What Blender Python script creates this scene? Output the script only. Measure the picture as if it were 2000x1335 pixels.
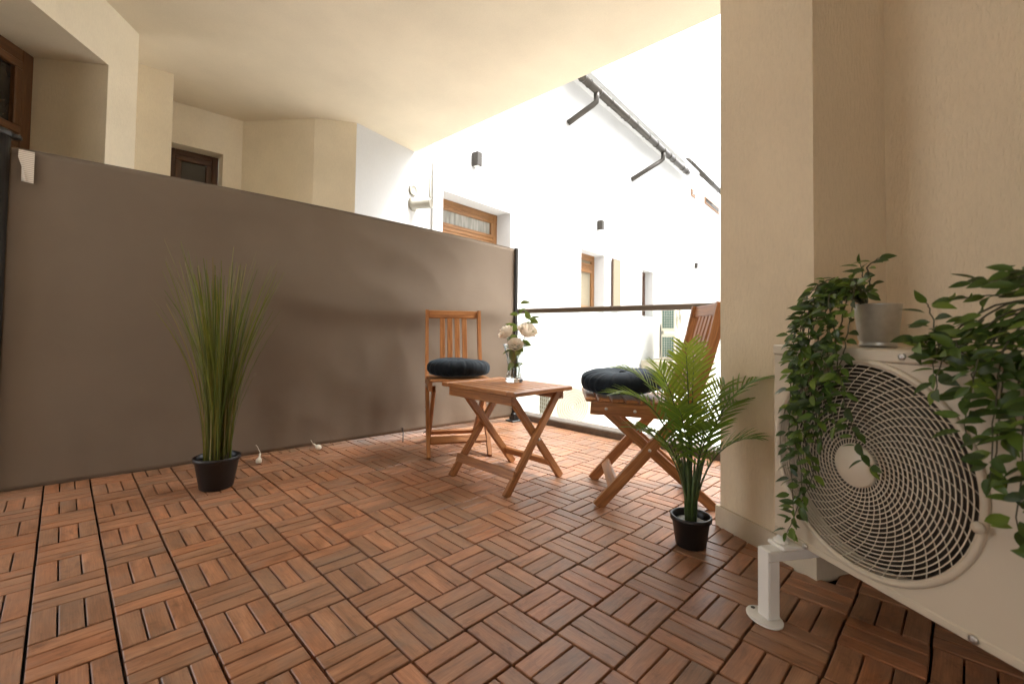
import bpy, math, random
import numpy as np
from mathutils import Vector, Matrix

for o in list(bpy.data.objects):
    bpy.data.objects.remove(o)
scene = bpy.context.scene
COL = scene.collection
PI = math.pi
rnd = random.Random(7)

# ------------------------------------------------------------------ camera
CAM = Vector((-0.40295, -1.45934, 0.70455))
YAW, PITCH, ROLL, F = 0.7825, 0.0298, 0.0138, 882.8774
fw = Vector((math.sin(YAW) * math.cos(PITCH), math.cos(YAW) * math.cos(PITCH), math.sin(PITCH)))
rt0 = Vector((math.cos(YAW), -math.sin(YAW), 0))
up0 = rt0.cross(fw)
rt = rt0 * math.cos(ROLL) + up0 * math.sin(ROLL)
up = -rt0 * math.sin(ROLL) + up0 * math.cos(ROLL)
cd = bpy.data.cameras.new("camera")
cam = bpy.data.objects.new("camera", cd)
COL.objects.link(cam)
cam.matrix_world = Matrix(((rt.x, up.x, -fw.x, CAM.x), (rt.y, up.y, -fw.y, CAM.y), (rt.z, up.z, -fw.z, CAM.z), (0, 0, 0, 1)))
cd.sensor_width = 36.0
cd.lens = F / 2000 * 36.0
cd.shift_y = -49.5 / 2000
cd.clip_start = 0.02
cd.clip_end = 400
cd.dof.use_dof = True
cd.dof.focus_distance = 2.3
cd.dof.aperture_fstop = 4.0
scene.camera = cam
scene.render.resolution_x = 1024
scene.render.resolution_y = 683

# ------------------------------------------------------------------ light
SUN_EL, SUN_AZ = math.radians(58), math.radians(135)      # azimuth clockwise from +y
world = bpy.data.worlds.new("World")
scene.world = world
world.use_nodes = True
wn, wl = world.node_tree.nodes, world.node_tree.links
wn.clear()
sky = wn.new("ShaderNodeTexSky")
sky.sky_type = 'NISHITA'
sky.sun_disc = False
sky.sun_elevation = SUN_EL
sky.sun_rotation = SUN_AZ
sky.air_density = 1.0
sky.dust_density = 4.0
hs = wn.new("ShaderNodeHueSaturation")
hs.inputs['Saturation'].default_value = 0.12
bgn = wn.new("ShaderNodeBackground")
bgn.inputs['Strength'].default_value = 0.13
wo = wn.new("ShaderNodeOutputWorld")
wl.new(sky.outputs[0], hs.inputs['Color'])
wl.new(hs.outputs[0], bgn.inputs['Color'])
wl.new(bgn.outputs[0], wo.inputs['Surface'])

sd = bpy.data.lights.new("sun", 'SUN')
sd.energy = 0.5
sd.angle = math.radians(20)
sd.color = (1.0, 0.95, 0.87)
sun = bpy.data.objects.new("sun", sd)
COL.objects.link(sun)
sdir = Vector((math.sin(SUN_AZ) * math.cos(SUN_EL), math.cos(SUN_AZ) * math.cos(SUN_EL), math.sin(SUN_EL)))
sun.rotation_euler = sdir.to_track_quat('Z', 'Y').to_euler()
sun.location = (8, -4, 12)

scene.view_settings.view_transform = 'Standard'
scene.view_settings.look = 'None'
scene.view_settings.gamma = 1.0
scene.view_settings.exposure = 3.15
scene.view_settings.use_curve_mapping = False
scene.render.engine = 'CYCLES'
scene.cycles.max_bounces = 12
scene.cycles.diffuse_bounces = 8
scene.cycles.transparent_max_bounces = 24


# ------------------------------------------------------------------ materials
class NT:
    def __init__(s, name):
        s.m = bpy.data.materials.new(name)
        s.m.use_nodes = True
        s.n, s.l = s.m.node_tree.nodes, s.m.node_tree.links
        s.b = s.n["Principled BSDF"]
        s.out = s.n["Material Output"]

    def node(s, t, **kw):
        n = s.n.new(t)
        for k, v in kw.items():
            if k in n.inputs:
                n.inputs[k].default_value = v
            else:
                setattr(n, k, v)
        return n

    def link(s, a, b):
        s.l.new(a, b)

    def coord(s, kind='Object', scale=(1, 1, 1)):
        if kind == 'World':
            o = s.node("ShaderNodeNewGeometry").outputs['Position']
        elif kind in ('Object', 'Generated', 'UV'):
            o = s.node("ShaderNodeTexCoord").outputs[kind]
        else:
            o = s.node("ShaderNodeAttribute", attribute_name=kind).outputs['Vector']
        mp = s.node("ShaderNodeMapping")
        mp.inputs['Scale'].default_value = scale
        s.link(o, mp.inputs['Vector'])
        return mp.outputs[0]

    def noise(s, vec, scale, detail=4, rough=0.55, dist=0.0):
        n = s.node("ShaderNodeTexNoise")
        n.inputs['Scale'].default_value = scale
        n.inputs['Detail'].default_value = detail
        n.inputs['Roughness'].default_value = rough
        n.inputs['Distortion'].default_value = dist
        s.link(vec, n.inputs['Vector'])
        return n.outputs['Fac']

    def ramp(s, fac, stops):
        r = s.node("ShaderNodeValToRGB")
        e = r.color_ramp.elements
        while len(e) < len(stops):
            e.new(0.5)
        for el, (p, c) in zip(e, stops):
            el.position = p
            el.color = (*c, 1) if len(c) == 3 else c
        s.link(fac, r.inputs['Fac'])
        return r.outputs['Color']

    def mix(s, fac, a, b, mode='MIX'):
        m = s.node("ShaderNodeMix", data_type='RGBA', blend_type=mode)
        for v, k in ((fac, 0), (a, 6), (b, 7)):
            if hasattr(v, 'is_linked'):
                s.link(v, m.inputs[k])
            else:
                m.inputs[k].default_value = v if k == 0 else (*v, 1)
        return m.outputs[2]

    def math(s, op, a, b=0.0):
        m = s.node("ShaderNodeMath", operation=op)
        for i, v in enumerate((a, b)):
            if hasattr(v, 'is_linked'):
                s.link(v, m.inputs[i])
            else:
                m.inputs[i].default_value = v
        return m.outputs[0]

    def bump(s, h, strength=0.2, dist=0.002):
        b = s.node("ShaderNodeBump")
        b.inputs['Strength'].default_value = strength
        b.inputs['Distance'].default_value = dist
        s.link(h, b.inputs['Height'])
        s.link(b.outputs[0], s.b.inputs['Normal'])

    def set(s, **kw):
        for k, v in kw.items():
            i = s.b.inputs[k.replace('_', ' ')]
            if hasattr(v, 'is_linked'):
                s.link(v, i)
            else:
                i.default_value = (*v, 1) if isinstance(v, tuple) and len(v) == 3 else v
        return s


def plaster(name, c, var=0.06, bump=0.5):
    t = NT(name)
    w = t.coord('World')
    big = t.noise(w, 1.7, 5, 0.6)
    c2 = tuple(x * (1 - 2.2 * var) for x in c)
    base = t.ramp(big, [(0.3, c2), (0.65, c)])
    st = t.coord('World', (130, 130, 38))
    fine = t.noise(st, 1.0, 5, 0.65, 0.3)
    base = t.mix(0.10, base, t.ramp(fine, [(0.35, tuple(x * .55 for x in c)), (0.6, c)]))
    t.set(Base_Color=base, Roughness=0.9)
    t.b.inputs['Specular IOR Level'].default_value = 0.15
    t.bump(fine, bump, 0.004)
    return t.m


def wood(name, stops, rough=0.5, per_object=0.0, sc=1.0, g=(5, 55), mottle=0.0):
    """grain runs along the first component of the vertex attribute gpos"""
    t = NT(name)
    at = t.node("ShaderNodeAttribute", attribute_name='gpos').outputs['Vector']
    oi = t.node("ShaderNodeObjectInfo").outputs['Random']
    tone_a = t.node("ShaderNodeAttribute", attribute_name='tone').outputs['Fac']
    tone = t.math('FRACT', t.math('ADD', oi, tone_a))
    off = t.node("ShaderNodeCombineXYZ")
    t.link(t.math('MULTIPLY', tone, 37.0), off.inputs[0])
    t.link(t.math('MULTIPLY', tone, 11.0), off.inputs[1])
    ad = t.node("ShaderNodeVectorMath", operation='ADD')
    t.link(at, ad.inputs[0]); t.link(off.outputs[0], ad.inputs[1])

    def mp(s):
        m = t.node("ShaderNodeMapping"); m.inputs['Scale'].default_value = s
        t.link(ad.outputs[0], m.inputs['Vector']); return m.outputs[0]
    g1 = t.noise(mp((g[0] * sc, g[1] * sc, g[1] * sc)), 1.0, 5, 0.6, 0.8)
    g2 = t.noise(mp((14 * sc, 420 * sc, 420 * sc)), 1.0, 3, 0.7, 0.2)
    blot = t.noise(mp((9 * sc, 16 * sc, 16 * sc)), 1.0, 4, 0.6, 0.3)
    col = t.ramp(g1, [(0.28, stops[0]), (0.5, stops[1]), (0.72, stops[2])])
    col = t.mix(t.math('MULTIPLY', t.ramp(g2, [(0.4, (1, 1, 1)), (0.62, (0, 0, 0))]), 0.35), col, tuple(x * .5 for x in stops[0]))
    if mottle:
        m1 = t.noise(mp((17, 26, 26)), 1.0, 6, 0.7, 0.6)
        col = t.mix(mottle, col, t.ramp(m1, [(0.30, (0.42, 0.40, 0.38)), (0.47, (0.95, 0.95, 0.95)), (0.6, (1.0, 1.0, 1.0)), (0.75, (1.35, 1.30, 1.25))]), 'MULTIPLY')
        wm = t.node("ShaderNodeNewGeometry").outputs['Position']
        dn = t.noise(wm, 2.3, 5, 0.65)
        col = t.mix(t.math('MULTIPLY', t.ramp(dn, [(0.45, (0, 0, 0)), (0.7, (1, 1, 1))]), 0.35), col, (0.30, 0.235, 0.18))
    if per_object:
        tint = t.ramp(tone, per_object)
        col = t.mix(0.68, col, tint, 'MULTIPLY')
        grey = t.ramp(blot, [(0.50, (0, 0, 0)), (0.75, (1, 1, 1))])
        col = t.mix(t.math('MULTIPLY', grey, 0.45), col, (0.20, 0.155, 0.12))
    t.set(Base_Color=col, Roughness=t.math('ADD', t.math('MULTIPLY', g1, 0.25), rough - 0.12))
    t.b.inputs['Specular IOR Level'].default_value = 0.5
    t.bump(g2, 0.25, 0.0008)
    return t.m


def plain(name, c, rough=0.5, metal=0.0, spec=0.5, var=0.12, scale=30, bump=0.0, bscale=300):
    t = NT(name)
    w = t.coord('Object')
    n = t.noise(w, scale, 4)
    t.set(Base_Color=t.ramp(n, [(0.3, tuple(x * (1 - var) for x in c)), (0.7, c)]), Roughness=rough, Metallic=metal)
    t.b.inputs['Specular IOR Level'].default_value = spec
    if bump:
        t.bump(t.noise(w, bscale, 3), bump, 0.001)
    return t.m


def leafy(name, stops, rough=0.45, trans=0.35, attr=False, glow=(0.35, 0.5, 0.06)):
    t = NT(name)
    if attr:
        f = t.node("ShaderNodeAttribute", attribute_name='tone').outputs['Fac']
    else:
        f = t.node("ShaderNodeObjectInfo").outputs['Random']
    col = t.ramp(f, stops)
    n = t.noise(t.coord('Object'), 60, 3)
    col = t.mix(0.12, col, t.ramp(n, [(0.3, (0.35, 0.35, 0.3)), (0.7, (1, 1, 1))]), 'MULTIPLY')
    t.set(Base_Color=col, Roughness=rough)
    t.b.inputs['Specular IOR Level'].default_value = 0.35
    tr = t.node("ShaderNodeBsdfTranslucent")
    t.link(t.mix(0.5, col, glow, 'MIX'), tr.inputs['Color'])
    mx = t.node("ShaderNodeMixShader")
    mx.inputs[0].default_value = trans
    t.link(t.b.outputs[0], mx.inputs[1]); t.link(tr.outputs[0], mx.inputs[2])
    t.link(mx.outputs[0], t.out.inputs['Surface'])
    return t.m


def pane_glass(name, tint=(0.97, 0.99, 0.98), power=5.0, base=0.03):
    t = NT(name)
    tr = t.node("ShaderNodeBsdfTransparent"); tr.inputs[0].default_value = (*tint, 1)
    gl = t.node("ShaderNodeBsdfGlossy"); gl.inputs['Roughness'].default_value = 0.02
    fr = t.node("ShaderNodeLayerWeight"); fr.inputs['Blend'].default_value = .5
    fac = t.math('ADD', t.math('MULTIPLY', t.math('POWER', fr.outputs['Facing'], power), 0.9), base)
    mx = t.node("ShaderNodeMixShader")
    t.link(fac, mx.inputs[0]); t.link(tr.outputs[0], mx.inputs[1]); t.link(gl.outputs[0], mx.inputs[2])
    t.link(mx.outputs[0], t.out.inputs['Surface'])
    return t.m


M = {}
M['cream'] = plaster('cream_plaster', (0.80, 0.715, 0.555))
M['cream2'] = plaster('beige_plaster', (0.75, 0.62, 0.445), 0.06, 1.0)
M['ceil'] = plaster('ceiling_paint', (0.74, 0.655, 0.505), 0.05, 0.25)
M['white'] = plaster('white_plaster', (0.56, 0.56, 0.553), 0.02, 0.3)
M['paving'] = plaster('courtyard_paving', (0.74, 0.73, 0.70), 0.05, 0.4)
M['skirt'] = plaster('skirting_stone', (0.62, 0.53, 0.40), 0.08, 0.3)
M['deck'] = wood('deck_wood', [(0.24, 0.122, 0.064), (0.385, 0.196, 0.105), (0.50, 0.28, 0.163)], 0.42,
                 [(0.0, (1.1, 0.80, 0.62)), (0.16, (0.72, 0.66, 0.60)), (0.32, (1.15, 0.92, 0.76)), (0.46, (0.90, 0.66, 0.50)), (0.6, (0.62, 0.58, 0.54)), (0.74, (1.2, 0.86, 0.64)), (0.88, (0.95, 0.85, 0.76)), (1.0, (0.78, 0.60, 0.48))], 1.0, (6, 34), 0.75)
M['teak'] = wood('acacia_wood', [(0.19, 0.068, 0.017), (0.36, 0.142, 0.042), (0.50, 0.228, 0.078)], 0.42)
M['frame'] = wood('window_wood', [(0.17, 0.075, 0.022), (0.25, 0.115, 0.036), (0.33, 0.16, 0.055)], 0.4)
M['mframe'] = wood('brown_window_wood', [(0.085, 0.036, 0.014), (0.135, 0.058, 0.021), (0.19, 0.085, 0.032)], 0.4)
M['dframe'] = wood('dark_window_wood', [(0.05, 0.021, 0.010), (0.08, 0.034, 0.014), (0.12, 0.052, 0.022)], 0.4)
M['black'] = plain('black_plastic', (0.012, 0.011, 0.010), 0.45)
M['under'] = plain('deck_grid_plastic', (0.010, 0.009, 0.008), 0.8)
M['pot'] = plain('plant_pot_plastic', (0.014, 0.011, 0.010), 0.42, var=0.3)
M['post'] = plain('dark_powder_coat', (0.035, 0.032, 0.030), 0.4, 0.3)
M['rail'] = plain('bronze_rail', (0.14, 0.105, 0.07), 0.42, 0.4)
M['kerb'] = plain('kerb_stone', (0.16, 0.125, 0.10), 0.7, var=0.35, scale=18, bump=0.3)
M['ac'] = plain('ac_enamel', (0.58, 0.50, 0.39), 0.38, var=0.04, scale=6)
M['acdark'] = plain('ac_cavity', (0.055, 0.045, 0.034), 0.6)
M['acwhite'] = plain('bracket_enamel', (0.80, 0.78, 0.74), 0.4, var=0.05, scale=12)
M['zinc'] = plain('zinc_metal', (0.62, 0.61, 0.58), 0.38, 0.75, var=0.2, scale=40)
M['gutter'] = plain('gutter_zinc', (0.055, 0.047, 0.037), 0.5, 0.4, var=0.25, scale=9)
M['screw'] = plain('screw_steel', (0.55, 0.53, 0.5), 0.3, 0.9)
M['paper'] = plain('paper_label', (0.78, 0.70, 0.62), 0.8)
M['cord'] = plain('cream_plastic', (0.78, 0.72, 0.6), 0.5)
M['soil'] = plain('potting_soil', (0.03, 0.02, 0.013), 0.95, bump=0.8, bscale=120)
M['gravel'] = plain('pale_pot_gravel', (0.42, 0.42, 0.38), 0.85, var=0.5, scale=160, bump=0.9, bscale=200)
M['lamp'] = plain('lamp_bronze', (0.045, 0.038, 0.030), 0.5, 0.3)
M['lens'] = plain('lamp_lens', (0.7, 0.7, 0.66), 0.3)
M['pvc'] = plain('white_pvc', (0.34, 0.325, 0.27), 0.5)
M['grille'] = plain('vent_grille', (0.30, 0.27, 0.22), 0.6)
M['coil'] = plain('ac_coil_fins', (0.05, 0.11, 0.085), 0.6)
M['stone'] = plain('ledge_stone', (0.46, 0.40, 0.30), 0.9, var=0.4, scale=4)
M['dry'] = plain('dry_leaf', (0.22, 0.15, 0.08), 0.9)
M['blind'] = plain('beige_blind', (0.21, 0.175, 0.115), 0.8, var=0.08)
M['petal'] = leafy('rose_petal', [(0.0, (0.92, 0.84, 0.73)), (0.5, (0.93, 0.89, 0.81)), (1.0, (0.90, 0.79, 0.68))], 0.6, 0.35, False, (0.9, 0.78, 0.64))
M['rosestem'] = plain('rose_stem', (0.075, 0.075, 0.025), 0.5, var=0.4)
M['roseleaf'] = leafy('rose_leaf', [(0.0, (0.07, 0.10, 0.03)), (1.0, (0.13, 0.16, 0.05))], 0.45, 0.3)
M['ivy'] = leafy('ivy_leaf', [(0.0, (0.016, 0.034, 0.008)), (0.45, (0.034, 0.070, 0.013)), (0.8, (0.085, 0.145, 0.022)), (1.0, (0.17, 0.23, 0.035))], 0.38, 0.22)
M['ivy2'] = leafy('ivy_leaf_mass', [(0.0, (0.016, 0.034, 0.008)), (0.45, (0.034, 0.070, 0.013)), (0.8, (0.085, 0.145, 0.022)), (1.0, (0.17, 0.23, 0.035))], 0.38, 0.22, True)
M['vine'] = plain('vine_stem', (0.06, 0.055, 0.022), 0.6)
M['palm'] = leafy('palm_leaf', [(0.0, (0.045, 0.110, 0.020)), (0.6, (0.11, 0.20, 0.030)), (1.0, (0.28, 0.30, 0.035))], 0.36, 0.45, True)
M['palmstem'] = plain('palm_stalk', (0.06, 0.10, 0.025), 0.5, var=0.4)
M['grass'] = leafy('grass_blade', [(0.0, (0.035, 0.050, 0.009)), (0.45, (0.105, 0.105, 0.016)), (0.75, (0.21, 0.18, 0.035)), (0.88, (0.20, 0.08, 0.028)), (1.0, (0.32, 0.27, 0.12))], 0.5, 0.25, True)
M['glass'] = pane_glass('clear_glass')
M['vaseglass'] = pane_glass('vase_wall_glass', (0.90, 0.92, 0.915), 2.6, 0.06)


def dark_pane():
    t = NT('dark_window_glass')
    n = t.noise(t.coord('World'), 2.5, 3)
    t.set(Base_Color=t.ramp(n, [(0.3, (0.018, 0.015, 0.011)), (0.7, (0.05, 0.042, 0.032))]), Roughness=0.08)
    return t.m
M['pane'] = dark_pane()


def curtain_pane():
    t = NT('curtained_window_glass')
    n = t.noise(t.coord('World', (30, 30, 3)), 1.0, 4)
    t.set(Base_Color=t.ramp(n, [(0.3, (0.16, 0.15, 0.12)), (0.7, (0.36, 0.345, 0.30))]), Roughness=0.12)
    return t.m
M['curtain'] = curtain_pane()


def vase_glass():
    t = NT('vase_glass')
    t.set(Base_Color=(0.97, 0.98, 0.97), Roughness=0.0, IOR=1.45)
    t.b.inputs['Transmission Weight'].default_value = 1.0
    return t.m
M['vase'] = vase_glass()


def screen_fabric():
    t = NT('awning_fabric')
    w = t.coord('Object')
    big = t.noise(w, 2.5, 4)
    col = t.ramp(big, [(0.3, (0.178, 0.137, 0.101)), (0.7, (0.200, 0.156, 0.116))])
    cr = t.noise(t.coord('Object', (1.0, 1.0, 1.6)), 3.2, 3, 0.5, 1.2)
    crease = t.ramp(t.math('ABSOLUTE', t.math('SUBTRACT', cr, 0.5)), [(0.0, (1, 1, 1)), (0.035, (0, 0, 0))])
    wv = t.noise(t.coord('Object', (900, 900, 900)), 1.0, 2)
    t.set(Base_Color=col, Roughness=0.8)
    t.b.inputs['Specular IOR Level'].default_value = 0.25
    t.b.inputs['Sheen Weight'].default_value = 0.15
    t.bump(t.math('ADD', t.math('MULTIPLY', crease, 0.12), t.math('MULTIPLY', wv, 0.25)), 0.3, 0.004)
    return t.m
M['fabric'] = screen_fabric()


def velvet():
    t = NT('navy_velvet')
    n = t.noise(t.coord('Object'), 45, 4)
    t.set(Base_Color=t.ramp(n, [(0.3, (0.005, 0.008, 0.012)), (0.7, (0.010, 0.015, 0.021))]), Roughness=0.75)
    t.b.inputs['Sheen Weight'].default_value = 0.35
    t.b.inputs['Sheen Roughness'].default_value = 0.35
    t.b.inputs['Sheen Tint'].default_value = (0.25, 0.36, 0.45, 1)
    t.b.inputs['Specular IOR Level'].default_value = 0.2
    t.bump(t.noise(t.coord('Object'), 500, 2), 0.2, 0.001)
    return t.m
M['velvet'] = velvet()


def label_paper():
    t = NT('printed_paper')
    w = t.node("ShaderNodeTexWave", wave_type='BANDS', bands_direction='Z')
    w.inputs['Scale'].default_value = 38
    w.inputs['Distortion'].default_value = 1.5
    w.inputs['Detail'].default_value = 4
    t.link(t.coord('Object'), w.inputs['Vector'])
    t.set(Base_Color=t.ramp(w.outputs['Fac'], [(0.12, (0.50, 0.42, 0.36)), (0.35, (0.80, 0.74, 0.66))]), Roughness=0.8)
    return t.m
M['label'] = label_paper()


# ------------------------------------------------------------------ mesh builder
class MB:
    def __init__(s):
        s.v, s.f, s.g, s.t = [], [], [], []
        s.tone = 0.0
        s.smooth = []

    def add(s, vs, fs, gs=None, smooth=False):
        b = len(s.v)
        s.v += [tuple(v) for v in vs]
        s.g += [tuple(g) for g in (gs if gs is not None else vs)]
        s.t += [s.tone] * len(vs)
        s.f += [tuple(i + b for i in f) for f in fs]
        s.smooth += [smooth] * len(fs)
        return s

    def frame_box(s, o, ax, ay, az, lx, ly, lz, ch=0.0, along=0):
        """box centred at o with unit axes and full sizes; chamfered edges; grain along axis number `along`"""
        o, ax, ay, az = Vector(o), Vector(ax), Vector(ay), Vector(az)
        hx, hy, hz = lx / 2, ly / 2, lz / 2
        c = min(ch, hx * .9, hy * .9, hz * .9)
        loc, fs = [], []
        if c <= 0:
            for x in (-hx, hx):
                for y in (-hy, hy):
                    for z in (-hz, hz):
                        loc.append((x, y, z))
            fs = [(0, 1, 3, 2), (4, 6, 7, 5), (0, 4, 5, 1), (2, 3, 7, 6), (0, 2, 6, 4), (1, 5, 7, 3)]
        else:
            idx = {}
            for sx in (-1, 1):
                for sy in (-1, 1):
                    for sz in (-1, 1):
                        for k in range(3):
                            p = [sx * (hx - c), sy * (hy - c), sz * (hz - c)]
                            p[k] = (sx * hx, sy * hy, sz * hz)[k]
                            idx[(sx, sy, sz, k)] = len(loc)
                            loc.append(tuple(p))
            S = (-1, 1)
            for k in range(3):
                a, b = (k + 1) % 3, (k + 2) % 3
                for sk in S:
                    q = []
                    for sa, sb in ((-1, -1), (1, -1), (1, 1), (-1, 1)):
                        sg = [0, 0, 0]; sg[k] = sk; sg[a] = sa; sg[b] = sb
                        q.append(idx[(*sg, k)])
                    fs.append(tuple(q if sk > 0 else q[::-1]))
                for sa in S:
                    for sb in S:
                        q = []
                        for sk in S:
                            sg = [0, 0, 0]; sg[k] = sk; sg[a] = sa; sg[b] = sb
                            q += [idx[(*sg, a)], idx[(*sg, b)]]
                        q = [q[0], q[1], q[3], q[2]]
                        fs.append(tuple(q if sa * sb < 0 else q[::-1]))
            for sx in S:
                for sy in S:
                    for sz in S:
                        q = [idx[(sx, sy, sz, k)] for k in range(3)]
                        fs.append(tuple(q if sx * sy * sz > 0 else q[::-1]))
        vs = [o + ax * x + ay * y + az * z for x, y, z in loc]
        gs = [(p[along], p[(along + 1) % 3], p[(along + 2) % 3]) for p in loc]
        return s.add(vs, fs, gs)

    def box(s, lo, hi, ch=0.0, along=0):
        lo, hi = Vector(lo), Vector(hi)
        d = hi - lo
        return s.frame_box((lo + hi) / 2, (1, 0, 0), (0, 1, 0), (0, 0, 1), d.x, d.y, d.z, ch, along)

    def bar(s, p, q, w, t, wdir, ch=0.002):
        """board from p to q, width w along wdir, thickness t"""
        p, q = Vector(p), Vector(q)
        ax = (q - p).normalized()
        wd = Vector(wdir); wd = (wd - ax * wd.dot(ax)).normalized()
        return s.frame_box((p + q) / 2, ax, wd, ax.cross(wd), (q - p).length, w, t, ch)

    def sweep(s, pts, side, w, t):
        """board whose centre line bends through pts, width measured in-plane, thickness along side"""
        pts = [Vector(p) for p in pts]; side = Vector(side).normalized()
        vs, gs = [], []
        L = 0
        for i, p in enumerate(pts):
            a = pts[max(i - 1, 0)]; b = pts[min(i + 1, len(pts) - 1)]
            d = (b - a).normalized(); n = d.cross(side).normalized()
            if i: L += (p - pts[i - 1]).length
            for (cn, cs) in ((-1, -1), (1, -1), (1, 1), (-1, 1)):
                vs.append(p + n * cn * w / 2 + side * cs * t / 2)
                gs.append((L, cn * w / 2, cs * t / 2))
        fs = []
        for i in range(len(pts) - 1):
            for k in range(4):
                a, b = i * 4 + k, i * 4 + (k + 1) % 4
                fs.append((a, b, b + 4, a + 4))
        fs.append((3, 2, 1, 0)); e = (len(pts) - 1) * 4
        fs.append((e, e + 1, e + 2, e + 3))
        return s.add(vs, fs, gs)

    def prism(s, poly, z0, z1):
        n = len(poly)
        ar = sum(poly[i][0] * poly[(i + 1) % n][1] - poly[(i + 1) % n][0] * poly[i][1] for i in range(n))
        if ar < 0: poly = poly[::-1]
        vs = [(x, y, z0) for x, y in poly] + [(x, y, z1) for x, y in poly]
        fs = [tuple(range(n))[::-1], tuple(range(n, 2 * n))] + [(i, (i + 1) % n, n + (i + 1) % n, n + i) for i in range(n)]
        return s.add(vs, fs)

    def tube(s, pts, r, n=6, cap=True, smooth=True):
        pts = [Vector(p) for p in pts]
        rs = r if isinstance(r, (list, tuple)) else [r] * len(pts)
        vs = []
        ref = None
        for i, p in enumerate(pts):
            d = (pts[min(i + 1, len(pts) - 1)] - pts[max(i - 1, 0)]).normalized()
            if ref is None:
                ref = d.orthogonal().normalized()
            ref = (ref - d * ref.dot(d)).normalized()
            b = d.cross(ref)
            for k in range(n):
                a = 2 * PI * k / n
                vs.append(p + (ref * math.cos(a) + b * math.sin(a)) * rs[i])
        fs = []
        for i in range(len(pts) - 1):
            for k in range(n):
                k2 = (k + 1) % n
                fs.append((i * n + k, i * n + k2, (i + 1) * n + k2, (i + 1) * n + k))
        if cap:
            fs.append(tuple(range(n))[::-1]); e = (len(pts) - 1) * n
            fs.append(tuple(range(e, e + n)))
        return s.add(vs, fs, None, smooth)

    def ring(s, c, ax, ay, R, r, n=48, m=4):
        c, ax, ay = Vector(c), Vector(ax), Vector(ay)
        az = ax.cross(ay)
        vs, fs = [], []
        for i in range(n):
            a = 2 * PI * i / n
            d = ax * math.cos(a) + ay * math.sin(a)
            for k in range(m):
                b = 2 * PI * k / m + PI / 4
                vs.append(c + d * (R + r * math.cos(b)) + az * r * math.sin(b))
        for i in range(n):
            for k in range(m):
                fs.append((i * m + k, ((i + 1) % n) * m + k, ((i + 1) % n) * m + (k + 1) % m, i * m + (k + 1) % m))
        return s.add(vs, fs, None, m > 4)

    def lathe(s, prof, n=32, o=(0, 0, 0), ax=(1, 0, 0), ay=(0, 1, 0), az=(0, 0, 1), wob=None, smooth=True):
        o, ax, ay, az = Vector(o), Vector(ax), Vector(ay), Vector(az)
        vs, fs = [], []
        for i, (r, z) in enumerate(prof):
            for k in range(n):
                a = 2 * PI * k / n
                rr, zz = (r, z) if wob is None else wob(r, z, a, i)
                vs.append(o + (ax * math.cos(a) + ay * math.sin(a)) * rr + az * zz)
        for i in range(len(prof) - 1):
            for k in range(n):
                k2 = (k + 1) % n
                fs.append((i * n + k, i * n + k2, (i + 1) * n + k2, (i + 1) * n + k))
        if prof[0][0] > 1e-6 and prof[0][0] < 0.5: fs.append(tuple(range(n))[::-1])
        if prof[-1][0] > 1e-6:
            e = (len(prof) - 1) * n; fs.append(tuple(range(e, e + n)))
        return s.add(vs, fs, None, smooth)

    def mesh(s, name, mat):
        me = bpy.data.meshes.new(name)
        me.from_pydata(s.v, [], s.f)
        a = me.attributes.new('gpos', 'FLOAT_VECTOR', 'POINT')
        a.data.foreach_set('vector', [x for g in s.g for x in g])
        a = me.attributes.new('tone', 'FLOAT', 'POINT')
        a.data.foreach_set('value', s.t)
        if any(s.smooth):
            me.polygons.foreach_set('use_smooth', s.smooth)
        me.materials.append(mat)
        me.update()
        return me

    def build(s, name, mat, parent=None, world=True, label=None):
        """world=True: the coordinates are world ones and are moved into the parent's frame"""
        if parent is not None and world:
            inv = parent.matrix_basis.inverted()
            s.v = [tuple(inv @ Vector(v)) for v in s.v]
        return link(name, s.mesh(name, mat), parent, label=label)


def link(name, me, parent=None, loc=None, rot=None, scale=None, label=None):
    o = bpy.data.objects.new(name, me)
    COL.objects.link(o)
    if parent is not None: o.parent = parent
    if loc is not None: o.location = loc
    if rot is not None: o.rotation_euler = rot
    if scale is not None: o.scale = scale
    if label: o['label'] = label
    return o


def tag(o, label, cat, group=None, kind=None):
    o['label'] = label; o['category'] = cat
    if group: o['group'] = group
    if kind: o['kind'] = kind
    return o


def thing(name, label, cat, loc=(0, 0, 0), rotz=0.0, group=None):
    o = bpy.data.objects.new(name, None)
    COL.objects.link(o)
    o.empty_display_size = 0.05
    o.matrix_basis = Matrix.Translation(Vector(loc)) @ Matrix.Rotation(rotz, 4, 'Z')
    return tag(o, label, cat, group)


def kids(o):
    return [c for c in COL.objects if c.parent == o]


def copy_tree(o, parent=None):
    c = o.copy(); COL.objects.link(c)
    if parent is not None:
        c.parent = parent
    for ch in kids(o):
        copy_tree(ch, c)
    return c


def V2(az):
    return Vector((math.sin(math.radians(az)), math.cos(math.radians(az)), 0))


# ================================================================== setting
U = 0.155
UX = 0.9426 * U
u1 = Vector((0.44874, 0.89366, 0)); v1 = Vector((0.89366, -0.44874, 0))     # pillar axes
P0 = Vector((1.332, -0.814, 0)); Q = Vector((1.167, -1.143, 0)); R3 = Q + v1 * 0.31
SLAB = 2.6

# ground far below and courtyard paving
m = MB(); m.box((-60, -60, -0.60), (80, 60, -0.50)); o = m.build('courtyard_ground', M['paving']); o['kind'] = 'structure'
m = MB(); m.box((-4.0, -5.0, -0.30), (2.19, 3.6, -0.024)); deck = m.build('deck_floor', M['under']); deck['kind'] = 'structure'

# deck slats
def outside(x, y):
    p = Vector((x, y, 0))
    if (p - P0).dot(v1) > 0.04 and -.02 < (p - Q).dot(u1) < .39: return True
    if (p - R3).dot(v1) > 0.02 and (p - R3).dot(u1) < 0.03: return True
    return False

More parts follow.
